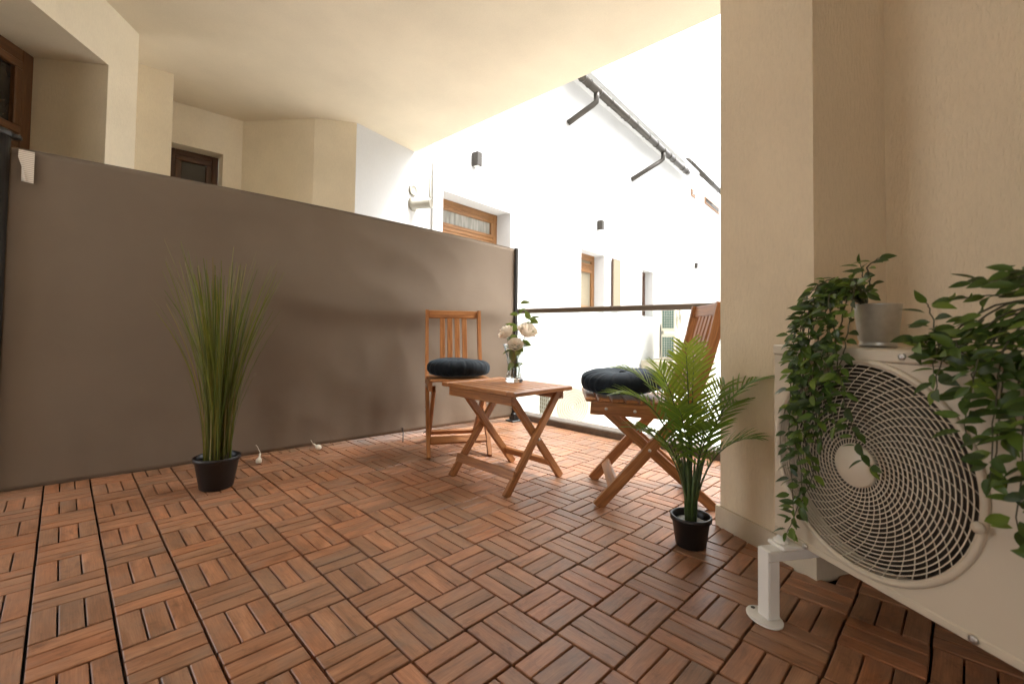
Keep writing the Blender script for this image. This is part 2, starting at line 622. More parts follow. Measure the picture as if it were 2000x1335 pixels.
cells = []
for i in range(-14, 15):
    for j in range(-13, 17):
        cx, cy = (i + .5) * UX, -(0.5 + j) * U
        for k in range(3):
            if (i + j) % 2 == 0:       # slats running away along y
                pit = (UX - 0.0065 + 0.005) / 3
                sx = i * UX + 0.00325 + pit * (k + .5) - .0025; sy = cy
                lx, ly, vert = pit - 0.0042, U - 0.0036, True
            else:
                sx = cx; sy = -(j * U) - 0.002 - (U - 0.004) / 3 * (k + .5)
                lx, ly, vert = UX - 0.0065, (U - 0.004) / 3 - 0.004, False
            if outside(sx, sy): continue
            d = Vector((sx, sy, 0)) - CAM
            z = d.dot(fw)
            vis = z > 0.15
            if vis:
                px = 1000 + F * d.dot(rt) / z; py = 618 - F * d.dot(up) / z
                vis = -60 < px < 2060 and py < 1400
            L = Vector((-.56, 1.40, 0)); dd = Vector((2.66, -.36, 0)).normalized()
            behind = (Vector((sx, sy, 0)) - L).dot(Vector((-dd.y, dd.x, 0))) > 0.05
            area = (lx * ly * CAM.z / max(z, .1) ** 3) if vis and not behind else 0
            cells.append((area, sx, sy, lx, ly, vert))
cells.sort(key=lambda c: -c[0])
TH = 0.02
slat_mesh = {}
for vert in (True, False):
    c = [q for q in cells if q[5] == vert][0]
    ms = MB(); ms.frame_box((0, 0, -TH / 2), (1, 0, 0), (0, 1, 0), (0, 0, 1), c[3], c[4], TH, 0.0016, 1 if vert else 0)
    slat_mesh[vert] = ms.mesh('slat', M['deck'])
rest = MB()
for n, (area, sx, sy, lx, ly, vert) in enumerate(cells):
    dz = rnd.uniform(-0.0010, 0.0010)
    if n < 300:
        link('slat', slat_mesh[vert], deck, (sx, sy, dz), (rnd.gauss(0, .006), rnd.gauss(0, .006), rnd.gauss(0, .005)))
    else:
        rest.tone = rnd.random()
        rest.frame_box((sx, sy, dz - TH / 2), (1, 0, 0), (0, 1, 0), (0, 0, 1), lx, ly, TH, 0.0016, 1 if vert else 0)
o = rest.build('slat', M['deck'], deck); o['kind'] = 'stuff'

# ceiling slab over the balcony
m = MB(); m.prism([(-5.5, -5.5), (2.36, -5.5), (2.36, -1.6), (2.32, -0.45), (2.225, 2.72), (2.225, 4.6), (-1.0, 4.6), (-1.0, 1.2), (-3.9, -2.0), (-5.5, -2.0)], SLAB, SLAB + 0.32)
o = m.build('ceiling', M['ceil']); o['kind'] = 'structure'

# --- own building: left wall with deep window, piers and the recessed door
ud = V2(34.5); vd = Vector((ud.y, -ud.x, 0))
A = Vector((-0.104, 2.331, 0))
def ab(t, d): return A + ud * t - vd * d          # t along the wall, d depth behind its face
tR = (Vector((-0.256, 2.111, 0)) - A).dot(ud)
tL = (Vector((-0.629, 1.568, 0)) - A).dot(ud) - 0.03
home = thing('apartment_wall', 'cream plastered apartment wall with stepped corners behind the fabric screen', 'wall', (A.x, A.y, 0))
def quad(t0, t1, d0, d1): return [tuple(ab(t, d).xy) for t, d in ((t0, d0), (t1, d0), (t1, d1), (t0, d1))]
m = MB()
m.prism(quad(tL - .10, tL, 0, .55), -.02, SLAB + .01)
m.prism(quad(tR, 0, 0, .55), -.02, SLAB + .01)
m.prism(quad(tL, tR, 0, .55), 2.24, SLAB + .01)
a2 = Vector((-0.5, 2.80, 0)); b = Vector((0.138, 2.742, 0)); b1 = Vector((0.211, 3.254, 0)); c = Vector((0.727, 3.242, 0))
d = Vector((1.165, 2.691, 0)); e = Vector((1.473, 2.499, 0)); g = Vector((2.532, 2.783, 0))
def wallseg(m, p, q, th, z0, z1):
    dr = (q - p).normalized(); n = Vector((-dr.y, dr.x, 0))
    m.prism([tuple(p.xy), tuple(q.xy), tuple((q + n * th).xy), tuple((p + n * th).xy)], z0, z1)
wallseg(m, a2, b, .6, -.02, SLAB + .01)
def on(p, q, t): return p + (q - p) * t
# door opening in b1-c
dl, dr_ = b1 + (c - b1).normalized() * -0.012, b1 + (c - b1).normalized() * 0.367
wallseg(m, b1 - (c - b1).normalized() * .12, dl, .25, -.02, SLAB + .01)
wallseg(m, dr_, c, .25, -.02, SLAB + .01)
wallseg(m, dl, dr_, .25, 2.25, SLAB + .01)
wallseg(m, c, d, .28, -.02, SLAB + .01)
m.prism([tuple(d.xy), tuple(e.xy), (2.1, 3.2), (1.7, 3.3)], -.02, SLAB + .01)
m.build('wall', M['cream'], home)
m = MB(); wallseg(m, e, g, .3, -.02, SLAB + .01)  # whiteness of the strong light here is put into the plaster colour
m.build('wall', M['white'], home, label='side wall with the round vents, its bright light painted as white')

def casement(parent, p, q, z0, z1, mat, fw_, pane, bars=(), transom=None, depth=.05, mull=None):
    """wood framed window filling p..q; frame bars, panes"""
    dr = (q - p).normalized(); n = Vector((dr.y, -dr.x, 0))
    L = (q - p).length
    def pt(s, z, dd=0): 
        r = p + dr * s + n * dd
        return Vector((r.x, r.y, z))
    fr = MB()
    fr.bar(pt(fw_ / 2, z0), pt(fw_ / 2, z1), fw_, depth, dr, .004)
    fr.bar(pt(L - fw_ / 2, z0), pt(L - fw_ / 2, z1), fw_, depth, dr, .004)
    fr.bar(pt(fw_, z1 - fw_ / 2), pt(L - fw_, z1 - fw_ / 2), fw_, depth * .98, (0, 0, 1), .004)
    fr.bar(pt(fw_, z0 + fw_ / 2), pt(L - fw_, z0 + fw_ / 2), fw_, depth * .98, (0, 0, 1), .004)
    w = fr.build('window', mat, parent)
    zz = [(z0 + fw_, z1 - fw_)]
    if transom:
        tb = MB(); tb.bar(pt(fw_, transom), pt(L - fw_, transom), fw_ * 1.1, depth * .9, (0, 0, 1), .004)
        tb.bar(pt(fw_, transom + .012, depth * .5), pt(L - fw_, transom + .012, depth * .5), .03, .02, (0, 0, 1), .004)
        x = tb.build('transom', mat, parent); x.parent = w; 
        zz = [(z0 + fw_, transom - fw_ * .55), (transom + fw_ * .55, z1 - fw_)]
    for k, (za, zb) in enumerate(zz):
        cols = [(fw_, L - fw_)]
        if mull and k == 0:
            cols = [(fw_, L * mull - .03), (L * mull + .03, L - fw_)]
            mb = MB(); mb.bar(pt(L * mull, za), pt(L * mull, zb), .06, depth * .92, dr, .004)
            x = mb.build('mullion', mat, parent); x.parent = w
        for sa, sb in cols:
            sf = MB(); s_ = .045
            sf.bar(pt(sa, za + s_ / 2, .012), pt(sb, za + s_ / 2, .012), s_, depth * .7, (0, 0, 1), .005)
            sf.bar(pt(sa, zb - s_ / 2, .012), pt(sb, zb - s_ / 2, .012), s_, depth * .7, (0, 0, 1), .005)
            sf.bar(pt(sa + s_ / 2, za + s_, .012), pt(sa + s_ / 2, zb - s_, .012), s_, depth * .69, dr, .005)
            sf.bar(pt(sb - s_ / 2, za + s_, .012), pt(sb - s_ / 2, zb - s_, .012), s_, depth * .69, dr, .005)
            x = sf.build('sash', mat, parent); x.parent = w
            pn = MB(); pn.bar(pt(sa + s_, (za + zb) / 2), pt(sb - s_, (za + zb) / 2), zb - za - 2 * s_, .006, (0, 0, 1), 0)
            x = pn.build('pane', pane, parent); x.parent = w
    return w

wd = casement(home, ab(tL, .40), ab(tR, .40), 0.05, 2.24, M['mframe'], .07, M['pane'], transom=1.72, mull=.5)
wd['label'] = 'brown wooden window deep in the left reveal'
wd2 = casement(home, dl + Vector((0.004, .17, 0)), dr_ + Vector((-.004, .17, 0)), 0.02, 2.25, M['dframe'], .05, M['pane'])
wd2['label'] = 'narrow dark wooden door window behind the screen'

# exhaust pipe and vent on the side wall
we = (g - e).normalized(); wnn = Vector((we.y, -we.x, 0))
vp = e + (g - e) * ((2.206 - e.x) / (g.x - e.x))
t = thing('wall_vent', 'small round white vent disc above the exhaust stub', 'vent', (vp.x, vp.y, 2.178))
m = MB(); m.lathe([(.062, 0), (.062, .012), (.05, .02), (.042, .012), (.012, .016), (0, .016)], 24, vp + Vector((0, 0, 2.178)), we, (0, 0, 1), wnn)
m.build('cover', M['pvc'], t)
pp_ = e + (g - e) * ((2.215 - e.x) / (g.x - e.x))
t = thing('exhaust_pipe', 'white exhaust stub with striped grille sticking out of the wall', 'pipe', (pp_.x, pp_.y, 2.03))
po = pp_ + Vector((0, 0, 2.03)); dn = (wnn + Vector((0.35, 0, 0.02))).normalized(); bx = dn.cross(Vector((0, 0, 1))).normalized(); by = bx.cross(dn)
m = MB(); m.lathe([(.075, -.02), (.075, .015), (.052, .02), (.052, .21), (.046, .215), (.046, .18)], 24, po, bx, by, dn); m.build('pipe', M['pvc'], t)
m = MB()
for k in range(-3, 4):
    h = math.sqrt(max(0, .046 ** 2 - (k * .012) ** 2))
    m.bar(po + dn * .208 + by * k * .012 - bx * h, po + dn * .208 + by * k * .012 + bx * h, .005, .004, by, 0)
m.build('grille', M['grille'], t)
cp = g - we * .015
m = MB(); m.tube([(cp.x + wnn.x * .015, cp.y + wnn.y * .015, -.3), (cp.x + wnn.x * .015, cp.y + wnn.y * .015, 2.10), (cp.x + wnn.x * .015 - .05, cp.y + wnn.y * .015, 2.19), (cp.x + wnn.x * .015 - .05, cp.y + wnn.y * .015, 2.45)], .011, 8)
o = tag(m.build('conduit', M['pvc']), 'thin pale conduit running up the wall corner beside the exhaust stub', 'pipe')

# --- courtyard building (long white wall with windows)
W0 = Vector((2.532, 2.783, 0)); dW = V2(83); nW = Vector((dW.y, -dW.x, 0))
def wp(s, off=0.0, z=0.0):
    r = W0 + dW * s + nW * off
    return Vector((r.x, r.y, z))
yard = thing('courtyard_building', 'long white courtyard building with brown windows and an overhanging gutter', 'building', (W0.x, W0.y, 0))
m = MB()
WT = 4.9
def wseg(s0, s1, z0, z1, off=0.0, th=.34): m.prism([tuple(wp(s0, off).xy), tuple(wp(s1, off).xy), tuple(wp(s1, off - th).xy), tuple(wp(s0, off - th).xy)], z0, z1)
opn = [(0.15, 1.41, -.05, 2.312), (3.37, 4.25, 1.05, 2.12), (6.045, 6.7, 1.05, 2.07)]
s0 = -0.02
for (sa, sb, za, zb) in opn:
    wseg(s0, sa, -.55, WT)
    wseg(sa, sb, zb, WT)
    wseg(sa, sb, -.55, za)
    s0 = sb
wseg(s0, 9.0, -.55, WT)
wseg(-.03, 0.03, -.55, 2.59, .035, .05)
m.build('wall', M['white'], yard)
m = MB(); m.prism([tuple(wp(8.6, -1.3).xy), tuple(wp(20, -1.3).xy), tuple(wp(20, -1.7).xy), tuple(wp(8.6, -1.7).xy)], -.55, 6.50)
m.build('wall', M['white'], yard, label='taller far wing of the white building')
ro = MB(); ro.prism([tuple(wp(-.5, .36).xy), tuple(wp(9.0, .36).xy), tuple(wp(9.0, -4).xy), tuple(wp(-.5, -4).xy)], WT, WT + .08)
ro.build('eave', M['white'], yard)
w = casement(yard, wp(.15, -.27), wp(1.41, -.27), 0.0, 2.312, M['frame'], .085, M['curtain'], transom=1.93, mull=.56, depth=.06)
w['label'] = 'brown glazed double door beside the exhaust stub'
w = casement(yard, wp(3.37, -.24), wp(4.25, -.24), 1.05, 2.12, M['frame'], .07, M['blind'], transom=1.87, depth=.06)
w['label'] = 'brown window with beige blind, reveal to its right'
w = casement(yard, wp(6.045, -.22), wp(6.7, -.22), 1.05, 2.07, M['dframe'], .07, M['blind'], depth=.06)
w['label'] = 'small dark framed window farthest along the near wing'
# frameless pane standing off the wall
t_ = MB(); t_.frame_box((wp(4.69, .03, 1.60)), dW, nW, (0, 0, 1), .34, .03, 1.0, .004)
w = t_.build('window', M['dframe'], yard, label='narrow pale window with a thin dark edge')
t_ = MB(); t_.frame_box((wp(4.68, .05, 1.60)), dW, nW, (0, 0, 1), .31, .02, .965, .002); x = t_.build('pane', M['blind'], yard); x.parent = w
for s_, z_, wd_, ht_ in ((14.1, 5.96, .50, .26), (16.75, 6.09, 2.2, .28)):
    t_ = MB(); t_.frame_box(wp(s_, -1.29, z_), dW, nW, (0, 0, 1), wd_, .06, ht_, .01); w = t_.build('window', M['frame'], yard)
    t_ = MB(); t_.frame_box(wp(s_, -1.258, z_), dW, nW, (0, 0, 1), wd_ - .16, .02, ht_ - .14, .0); x = t_.build('pane', M['pane'], yard); x.parent = w

# wall lamps
def wall_lamp(s, z, lab, h=.17, off=0.0):
    p = wp(s, off, z)
    t = thing('wall_lamp', lab, 'wall lamp', p, 0, 'bronze box lamps on the white wall')
    m = MB(); m.frame_box(wp(s, off + .055, z), dW, nW, (0, 0, 1), .085, .10, h, .004); m.build('housing', M['lamp'], t)
    m = MB(); m.frame_box(wp(s, off + .055, z - h / 2 - .002), dW, nW, (0, 0, 1), .06, .07, .006, 0); m.build('lens', M['lens'], t)
wall_lamp(.655, 2.815, 'bronze box wall lamp above the brown double door')
wall_lamp(3.98, 2.63, 'bronze box wall lamp above the brown window with beige blind')
wall_lamp(14.37, 3.25, 'smallest bronze box wall lamp on the far white wing', .21, -1.3)

# gutters
def gutter(name, lab, pts, r, spouts, hopper=None, joints=()):
    t = thing(name, lab, 'gutter', pts[0], 0, 'grey gutters under the eaves')
    m = MB(); m.tube(pts, r, 12); m.build('channel', M['gutter'], t)
    a_, b_ = Vector(pts[0]), Vector(pts[-1])
    for j in joints:
        p = a_ + (b_ - a_) * j; dd = (b_ - a_).normalized()
        m = MB(); m.tube([p - dd * .018, p + dd * .018], r * 1.12, 12); m.build('joint', M['gutter'], t)
    if spouts:
        for j in (.06, .2, .4, .6, .75, .97):
            p = a_ + (b_ - a_) * j
            m = MB(); m.ring(p, nW, (0, 0, 1), r * 1.06, .007, 20, 4); m.bar(p + Vector((0, 0, r)), p - nW * .30 + Vector((0, 0, r + .16)), .025, .006, dW, 0); m.build('strap', M['gutter'], t)
    for sp in spouts:
        m = MB(); m.tube(sp, .046, 10); m.build('downspout', M['gutter'], t)
    if hopper:
        m = MB(); m.lathe([(.05, -.16), (.07, -.04), (.13, .02), (.13, .14), (.12, .14), (.10, .02)], 12, hopper); m.build('hopper', M['gutter'], t)
def spout(s, send, zend):
    top = wp(s, .4, 4.60)
    e_ = wp(send, 0.02, zend)
    n1 = wp(s, .40, 4.52); n2 = wp(s - .03, .35, 4.40)
    n1b = wp(s, .395, 4.45)
    return [top, n1, n1b, n2, n2 + (e_ - n2) * .12, e_]
gutter('gutter', 'nearest grey roof gutter with two bent downspouts', [wp(2.55, .4, 4.645), wp(7.9, .4, 4.645)], .062,
       [spout(3.12, 2.87, 4.11), spout(6.19, 5.44, 3.88)], None, (.02, .12, .33, .52, .68, .8, .92))
gutter('gutter', 'farther grey roof gutter with a hopper head, partly behind the pillar', [wp(12.2, .5 - 1.4, 6.55), wp(18, .5 - 1.4, 6.58)], .10, [], wp(12.15, -.9, 6.45), (.1, .3, .5, .7))

# unseen south and east courtyard walls, made tall to hold back sky light
m = MB(); m.box((2.4, -5.2, -.55), (24, -4.8, 9.5)); tag(m.build('boundary_wall', M['white']), 'unseen white boundary wall behind the pillar, made tall to limit sky light', 'wall')
m = MB(); m.box((23.6, -4.8, -.55), (24, 6, 8.0)); tag(m.build('end_wall', M['white']), 'unseen white wall at the far end of the courtyard, made tall to limit sky light', 'wall')

# raised ledge with two stacked outdoor units and a window pane
lg = wp(6.9, 1.1, 0)
m = MB(); m.frame_box(wp(7.0, .52, -.20), dW, nW, (0, 0, 1), 2.2, .95, .60, .01); o = tag(m.build('ledge', M['stone']), 'low stone ledge under the stacked outdoor units', 'ledge')

def small_ac(name, lab, o, ax, side, w_, h_, d_, group, grid=False):
    ax = Vector(ax).normalized(); nn = Vector((ax.y, -ax.x, 0))   # ax along the front face, nn front normal
    t = thing(name, lab, 'air conditioner', o, 0, group)
    o = Vector(o)
    ctr = o + ax * w_ / 2 - nn * d_ / 2 + Vector((0, 0, h_ / 2))
    m = MB(); m.frame_box(ctr, ax, nn, (0, 0, 1), w_, d_, h_, .012); m.build('casing', M['ac'], t)
    m = MB()
    fc = o + ax * w_ * .42 + nn * .004 + Vector((0, 0, h_ * .5))
    for k in range(1, 8): m.ring(fc, ax, (0, 0, 1), h_ * .42 * k / 7, .004, 28)
    m.build('fan_grille', M['pvc'], t)
    m = MB(); m.frame_box(o - ax * .003 - nn * d_ / 2 + Vector((0, 0, h_ / 2)), ax, nn, (0, 0, 1), .008, d_ * .82, h_ * .8, 0); m.build('coil', M['coil'] if not grid else M['blind'], t)
    m = MB()
    for k in range(9): m.frame_box(o - ax * .010 - nn * d_ / 2 + Vector((0, 0, h_ * (.12 + .76 * k / 8))), ax, nn, (0, 0, 1), .008, d_ * .84, .008, 0)
    for k in range(6): m.frame_box(o - ax * .011 - nn * d_ * (.1 + .8 * k / 5) + Vector((0, 0, h_ / 2)), ax, nn, (0, 0, 1), .008, .008, h_ * .8, 0)
    m.build('coil_guard', M['pvc'], t)
    return t
small_ac('outdoor_unit', 'upper of the two stacked white outdoor units past the glass', wp(6.35, .62, .73), V2(78), 1, .62, .55, .30, 'white outdoor units in the courtyard')
small_ac('outdoor_unit', 'lower of the two stacked white outdoor units on the stone ledge', wp(6.35, .62, .11), V2(78), 1, .62, .55, .30, 'white outdoor units in the courtyard')
small_ac('outdoor_unit', 'white outdoor unit with gridded side standing on the paving behind the table', (3.86, 2.12, -.50), V2(110), 1, .72, .52, .32, 'white outdoor units in the courtyard', True)
m = MB(); m.frame_box(wp(7.6, .05, .55), dW, nW, (0, 0, 1), .9, .05, .80, .006)
t = tag(m.build('framed_window', M['pvc']), 'pale flush framed window right of the stacked outdoor units', 'framed_window')
m = MB()
for (ca, cb) in ((-.45, .45),):
    for zz in (.15, .95): m.frame_box(wp(7.6, .08, zz), dW, nW, (0, 0, 1), .9, .012, .014, 0)
    for ss in (ca, cb): m.frame_box(wp(7.6 + ss, .08, .55), dW, nW, (0, 0, 1), .014, .012, .8, 0)
m.build('frame', M['grille'], t)
for k, (x, y) in enumerate(((4.75, 2.0), (4.95, 2.3), (4.55, 1.78), (4.85, 1.75), (4.2, 1.5))):
    m = MB(); a_ = rnd.uniform(0, 6)
    n_ = 7; pts = [(-.05, 0, .0), (-.02, .018, .008), (.02, .018, .012), (.05, 0, .02), (.02, -.018, .012), (-.02, -.018, .008)]
    m.add([(x + p[0] * math.cos(a_) - p[1] * math.sin(a_), y + p[0] * math.sin(a_) + p[1] * math.cos(a_), -.495 + p[2]) for p in pts], [(0, 1, 2, 3, 4, 5)])
    tag(m.build('fallen_leaf', M['dry']), 'dry brown leaf lying on the white courtyard paving past the glass', 'leaf', 'fallen leaves on the paving')

# --- pillar and right-hand wall
rw = thing('pillar_wall', 'beige roughcast pillar and recessed wall right of the balcony opening', 'wall', P0)
m = MB()
m.prism([tuple(P0.xy), tuple((P0 + v1 * 1.15).xy), tuple((Q + v1 * 1.15).xy), tuple(Q.xy)], -.02, SLAB + .01)
back = R3 - u1 * 4.6
m.prism([tuple((R3 + u1 * .02).xy), tuple((R3 + v1 * .5 + u1 * .02).xy), tuple((back + v1 * .5).xy), tuple(back.xy)], -.02, SLAB + .01)
m.build('wall', M['cream2'], rw)
m = MB()
k_ = -0.012
m.prism([tuple((P0 + v1 * k_ + u1 * .012).xy), tuple((P0 + v1 * .9 + u1 * .012).xy), tuple((P0 + v1 * .9 - u1 * .0).xy), tuple((P0 + v1 * .002).xy), tuple((Q + v1 * .002).xy), tuple((Q + v1 * k_ - u1 * .012).xy)], -.01, .072)
m.prism([tuple((Q - u1 * .012 + v1 * k_).xy), tuple((R3 - u1 * .012 + v1 * k_).xy), tuple((R3 + u1 * .002).xy), tuple((Q + u1 * .002).xy)], -.01, .0725)
m.prism([tuple((R3 + v1 * k_ - u1 * .012).xy), tuple((R3 - u1 * .012 + v1 * .002).xy), tuple((R3 - u1 * 4 + v1 * .002).xy), tuple((R3 - u1 * 4 + v1 * k_).xy)], -.01, .072)
m.build('skirting', M['skirt'], rw)
# unseen rear and left walls, with gaps added to let fill light in
bl = ab(-5.2, 0)
m = MB(); wallseg(m, on(Vector((bl.x, bl.y, 0)), back, .30), back, -.3, -.02, SLAB + .01)
o = m.build('rear_wall', M['cream2']); tag(o, 'unseen beige wall behind the viewer, a gap left at one end for fill light', 'wall')
FILL_GAP = 1.0  # width of the unseen gap added in the left wall for fill light
m = MB(); m.prism(quad(-5.2, tL - .10 - FILL_GAP, 0, .55), -.02, SLAB + .01)
tag(m.build('side_wall', M['cream']), 'unseen cream wall left of the viewer, past the gap added for fill light', 'wall')

# --- balustrade at the opening
bal = thing('balustrade', 'frameless glass balustrade with a bronze handrail along the balcony edge', 'balustrade', (2.275, 0, 0))
m = MB(); m.box((2.245, -1.4, .842), (2.305, 1.9, .878), .006, 1); m.build('handrail', M['rail'], bal)
for y0, y1 in ((-1.35, 1.066), (1.078, 1.9)):
    m = MB(); m.box((2.270, y0, .05), (2.282, y1, .842), .0015); m.build('glass_pane', M['glass'], bal)
m = MB(); m.box((2.193, -1.4, -.30), (2.315, 2.2, .046), .008); o = tag(m.build('kerb', M['kerb']), 'low brown stone kerb under the glass balustrade', 'kerb')

# ================================================================== fabric screen
S0 = Vector((-.56, 1.40, 0)); S1 = Vector((2.10, 1.04, 0))
sd_ = (S1 - S0).normalized(); sn = Vector((sd_.y, -sd_.x, 0)); SL = (S1 - S0).length
scr = thing('privacy_screen', 'grey brown fabric side screen stretched between a cassette and a dark post', 'screen', S0)
def ztop(s):
    t = s / SL; return 1.453 + (1.341 - 1.453) * t + .035 * 4 * t * (1 - t) * .55
def zbot(s):
    t = s / SL; return -.004 + .05 * t - .012 * t * t
from mathutils import noise as mn
NS, NZ = 150, 64
vs, fs = [], []
for i in range(NS + 1):
    s_ = SL * i / NS
    for j in range(NZ + 1):
        h = j / NZ
        z = zbot(s_) + (ztop(s_) - zbot(s_)) * h
        env = math.sin(PI * i / NS) ** .6 * min(1, h * 6 + .25) * min(1, (1 - h) * 8 + .2)
        crease_h = .64 - .05 * (s_ / SL) + .03 * math.sin(s_ * 3.1)
        ridge = math.exp(-((h - crease_h) / (.20 if h > crease_h else .065)) ** 2) * .045 * min(1, max(0, (s_ - .75) / .5))
        belly = .030 * math.sin(PI * h) * math.sin(PI * i / NS)
        n1 = mn.noise(Vector((s_ * 1.3, z * 1.6, 3.0))) * .020
        n2 = mn.noise(Vector((s_ * 3.0 + z * 2.2, z * 4.0 - s_ * 1.2, 8.0))) * .005
        n3 = abs(mn.noise(Vector((s_ * 2.0 + z * 3.0, z * 1.0 - s_ * 2.5, 1.0)))) * -.012
        lowfold = .010 * mn.noise(Vector((s_ * 9, z * 2.2, 5.0))) * max(0, 1 - h * 3.2)
        dd = (n1 + n2 + n3 + belly + ridge) * env + lowfold
        p = S0 + sd_ * (s_ - .035 * max(0, 1 - s_ / .3)) + sn * dd
        vs.append((p.x, p.y, z))
for i in range(NS):
    for j in range(NZ):
        a_ = i * (NZ + 1) + j
        fs.append((a_, a_ + NZ + 1, a_ + NZ + 2, a_ + 1))
m = MB(); m.add(vs, fs, None, True); fab = m.build('fabric', M['fabric'], scr)
md = fab.modifiers.new('thickness', 'SOLIDIFY'); md.thickness = .0016
# hems
m = MB(); m.tube([tuple((S0 + sd_ * SL * k / 24).xy) + (ztop(SL * k / 24) + .001,) for k in range(25)], .0022, 6); m.build('hem', M['fabric'], scr)
# post
m = MB(); m.frame_box((S1.x + .014, S1.y - .002, .675), sd_, sn, (0, 0, 1), .026, .034, 1.345, .003); m.build('post', M['post'], scr)
m = MB(); m.frame_box((S1.x + .01, S1.y - .012, .006), sd_, sn, (0, 0, 1), .105, .095, .010, .003); m.frame_box((S1.x + .012, S1.y - .006, .035), sd_, sn, (0, 0, 1), .05, .055, .055, .004); bp_ = m.build('base_plate', M['black'], scr)
m = MB()
for sx, sy in ((-1, -1), (1, -1), (1, 1), (-1, 1)): m.lathe([(.008, .0), (.008, .006), (0, .007)], 8, S1 + sd_ * (.01 + .04 * sx) + sn * (.012 + .034 * sy) + Vector((0, 0, .011)))
m.build('bolt', M['screw'], bp_).parent = scr
# cassette
cc = S0 - sd_ * .080
m = MB(); m.lathe([(.058, 0.0), (.058, 1.492)], 28, cc); m.build('cassette', M['post'], scr)
m = MB(); m.lathe([(.066, 1.492), (.068, 1.498), (.068, 1.512), (.060, 1.520), (0, 1.521)], 28, cc); m.frame_box(cc + sd_ * .072 + Vector((0, 0, 1.500)), sd_, sn, (0, 0, 1), .035, .03, .018, .003); m.build('cap', M['post'], scr)
# paper label
vs, fs = [], []
lw, lh = .048, .135
for i in range(5):
    for j in range(9):
        x = lw * i / 4; z = 1.447 - lh * j / 8
        x0 = .030 * max(0, (j - 2) / 6) ** 1.0 if i == 0 else 0
        cur = .010 * math.sin(j / 8 * 2.6) * (1 - i / 4) + .004
        p = S0 + sd_ * (.005 + x + x0 * (1 - i / 4)) + sn * (.012 + cur)
        vs.append((p.x, p.y, z - .004 * (i / 4)))
for i in range(4):
    for j in range(8):
        a_ = i * 9 + j; fs.append((a_, a_ + 1, a_ + 10, a_ + 9))
m = MB(); m.add(vs, fs, None, True); m.build('paper_label', M['label'], scr)
# cords and bell weights hanging out under the fabric
for (s_, ex, ey) in ((1.80, 1.12, 1.018), (2.02, 1.347, 1.194)):
    p = S0 + sd_ * ((Vector((ex, ey, 0)) - S0).dot(sd_) + .06)
    m = MB(); m.tube([(p.x, p.y, .055), (p.x - .01, p.y - .03, .03), (ex, ey + (.0 if ey < 1.1 else -.06), .004)], .0035, 6); m.build('tie_cord', M['black'], scr)
for (x, y, tilt) in ((.33, 1.105, .0), (.668, 1.16, 1.0)):
    t = thing('cord_bell', 'cream cord bell lying flat at the foot of the screen' if tilt else 'cream cord bell standing upright beside the grass pot', 'cord bell', (x, y, 0.0), 0, 'cord bells under the fabric screen')
    ax_ = Vector((.25, .3, 1)).normalized() if not tilt else Vector((-.5, .7, .45)).normalized()
    e1 = ax_.orthogonal().normalized(); e2 = ax_.cross(e1)
    m = MB(); m.lathe([(0, 0), (.010, .001), (.0145, .010), (.0135, .022), (.007, .030), (.004, .034), (.0045, .052), (0, .053)], 14, Vector((x, y, .004 if not tilt else .012)), e1, e2, ax_); m.build('weight', M['cord'], t)
    m = MB(); st = Vector((x, y, .01)) + ax_ * .05; m.tube([st, st + Vector((.0, .05, .02)), st + Vector((.01, .11, .015))], .0016, 5); m.build('cord', M['cord'], t)

# ================================================================== furniture
def make_chair(lab):
    t = thing('folding_chair', lab, 'chair', (0, 0, 0), 0, 'folding wooden chairs at the table')
    W = .36
    # local: x = width, y = toward the back, z up
    post = [(0, 0), (.10, .115), (.203, .233), (.30, .345), (.355, .415), (.395, .50), (.425, .59), (.455, .70), (.482, .825)]
    bd = lambda f: f
    for sx in (-1, 1):
        x = sx * (W / 2 - .011)
        m = MB(); m.sweep([(x, y, z) for y, z in post], (1, 0, 0), .042, .021); m.build('back_post', M['teak'], t)
        xi = sx * (W / 2 - .036)
        m = MB(); m.bar((xi, .040, .375), (xi, .468, -.0), .040, .020, (0, 1, .4), .003)
        m.build('leg', M['teak'], t)
        m = MB(); m.sweep([(xi + sx * .0225, y, z) for y, z in ((-.03, .395), (.0, .393), (.34, .378))], (1, 0, 0), .052, .020); m.build('seat_rail', M['teak'], t)
        for (y, z) in ((.031, .393), (.144, .386), (.203, .233)):
            m = MB(); m.lathe([(.0065, 0), (.0065, .0025), (.0, .0035)], 10, (sx * (W / 2 + (.004 if z > .3 else -.0005)), y, z), (0, 1, 0), (0, 0, 1), (sx, 0, 0)); m.build('bolt', M['screw'], t)
    wi = W / 2 - .022
    m = MB(); m.bar((-wi, .478, .800), (wi, .478, .800), .050, .018, (0, .25, 1), .003); m.build('top_rail', M['teak'], t)
    m = MB(); m.bar((-wi, .385, .475), (wi, .385, .475), .034, .018, (0, .4, 1), .003); m.build('lower_rail', M['teak'], t)
    for k in range(4):
        x = -.071 + .0475 * k
        m = MB(); m.bar((x, .391, .488), (x, .474, .782), .032, .011, (1, 0, 0), .002); m.build('back_slat', M['teak'], t)
    for k in range(7):
        y = -.030 + k * .0545
        z = .4275 - (y + .03) * .040
        m = MB(); m.bar((-W / 2 + .006, y, z), (W / 2 - .006, y, z), .046, .014, (0, 1, 0), .003 if k else .006); m.build('seat_slat', M['teak'], t)
    m = MB(); m.bar((-wi, .063, .085), (wi, .063, .085), .044, .018, (0, 1, 1), .003); m.build('stretcher', M['teak'], t)
    m = MB(); m.bar((-wi + .022, .418, .052), (wi - .022, .418, .052), .036, .018, (0, -.9, 1), .003); m.build('stretcher', M['teak'], t)
    return t


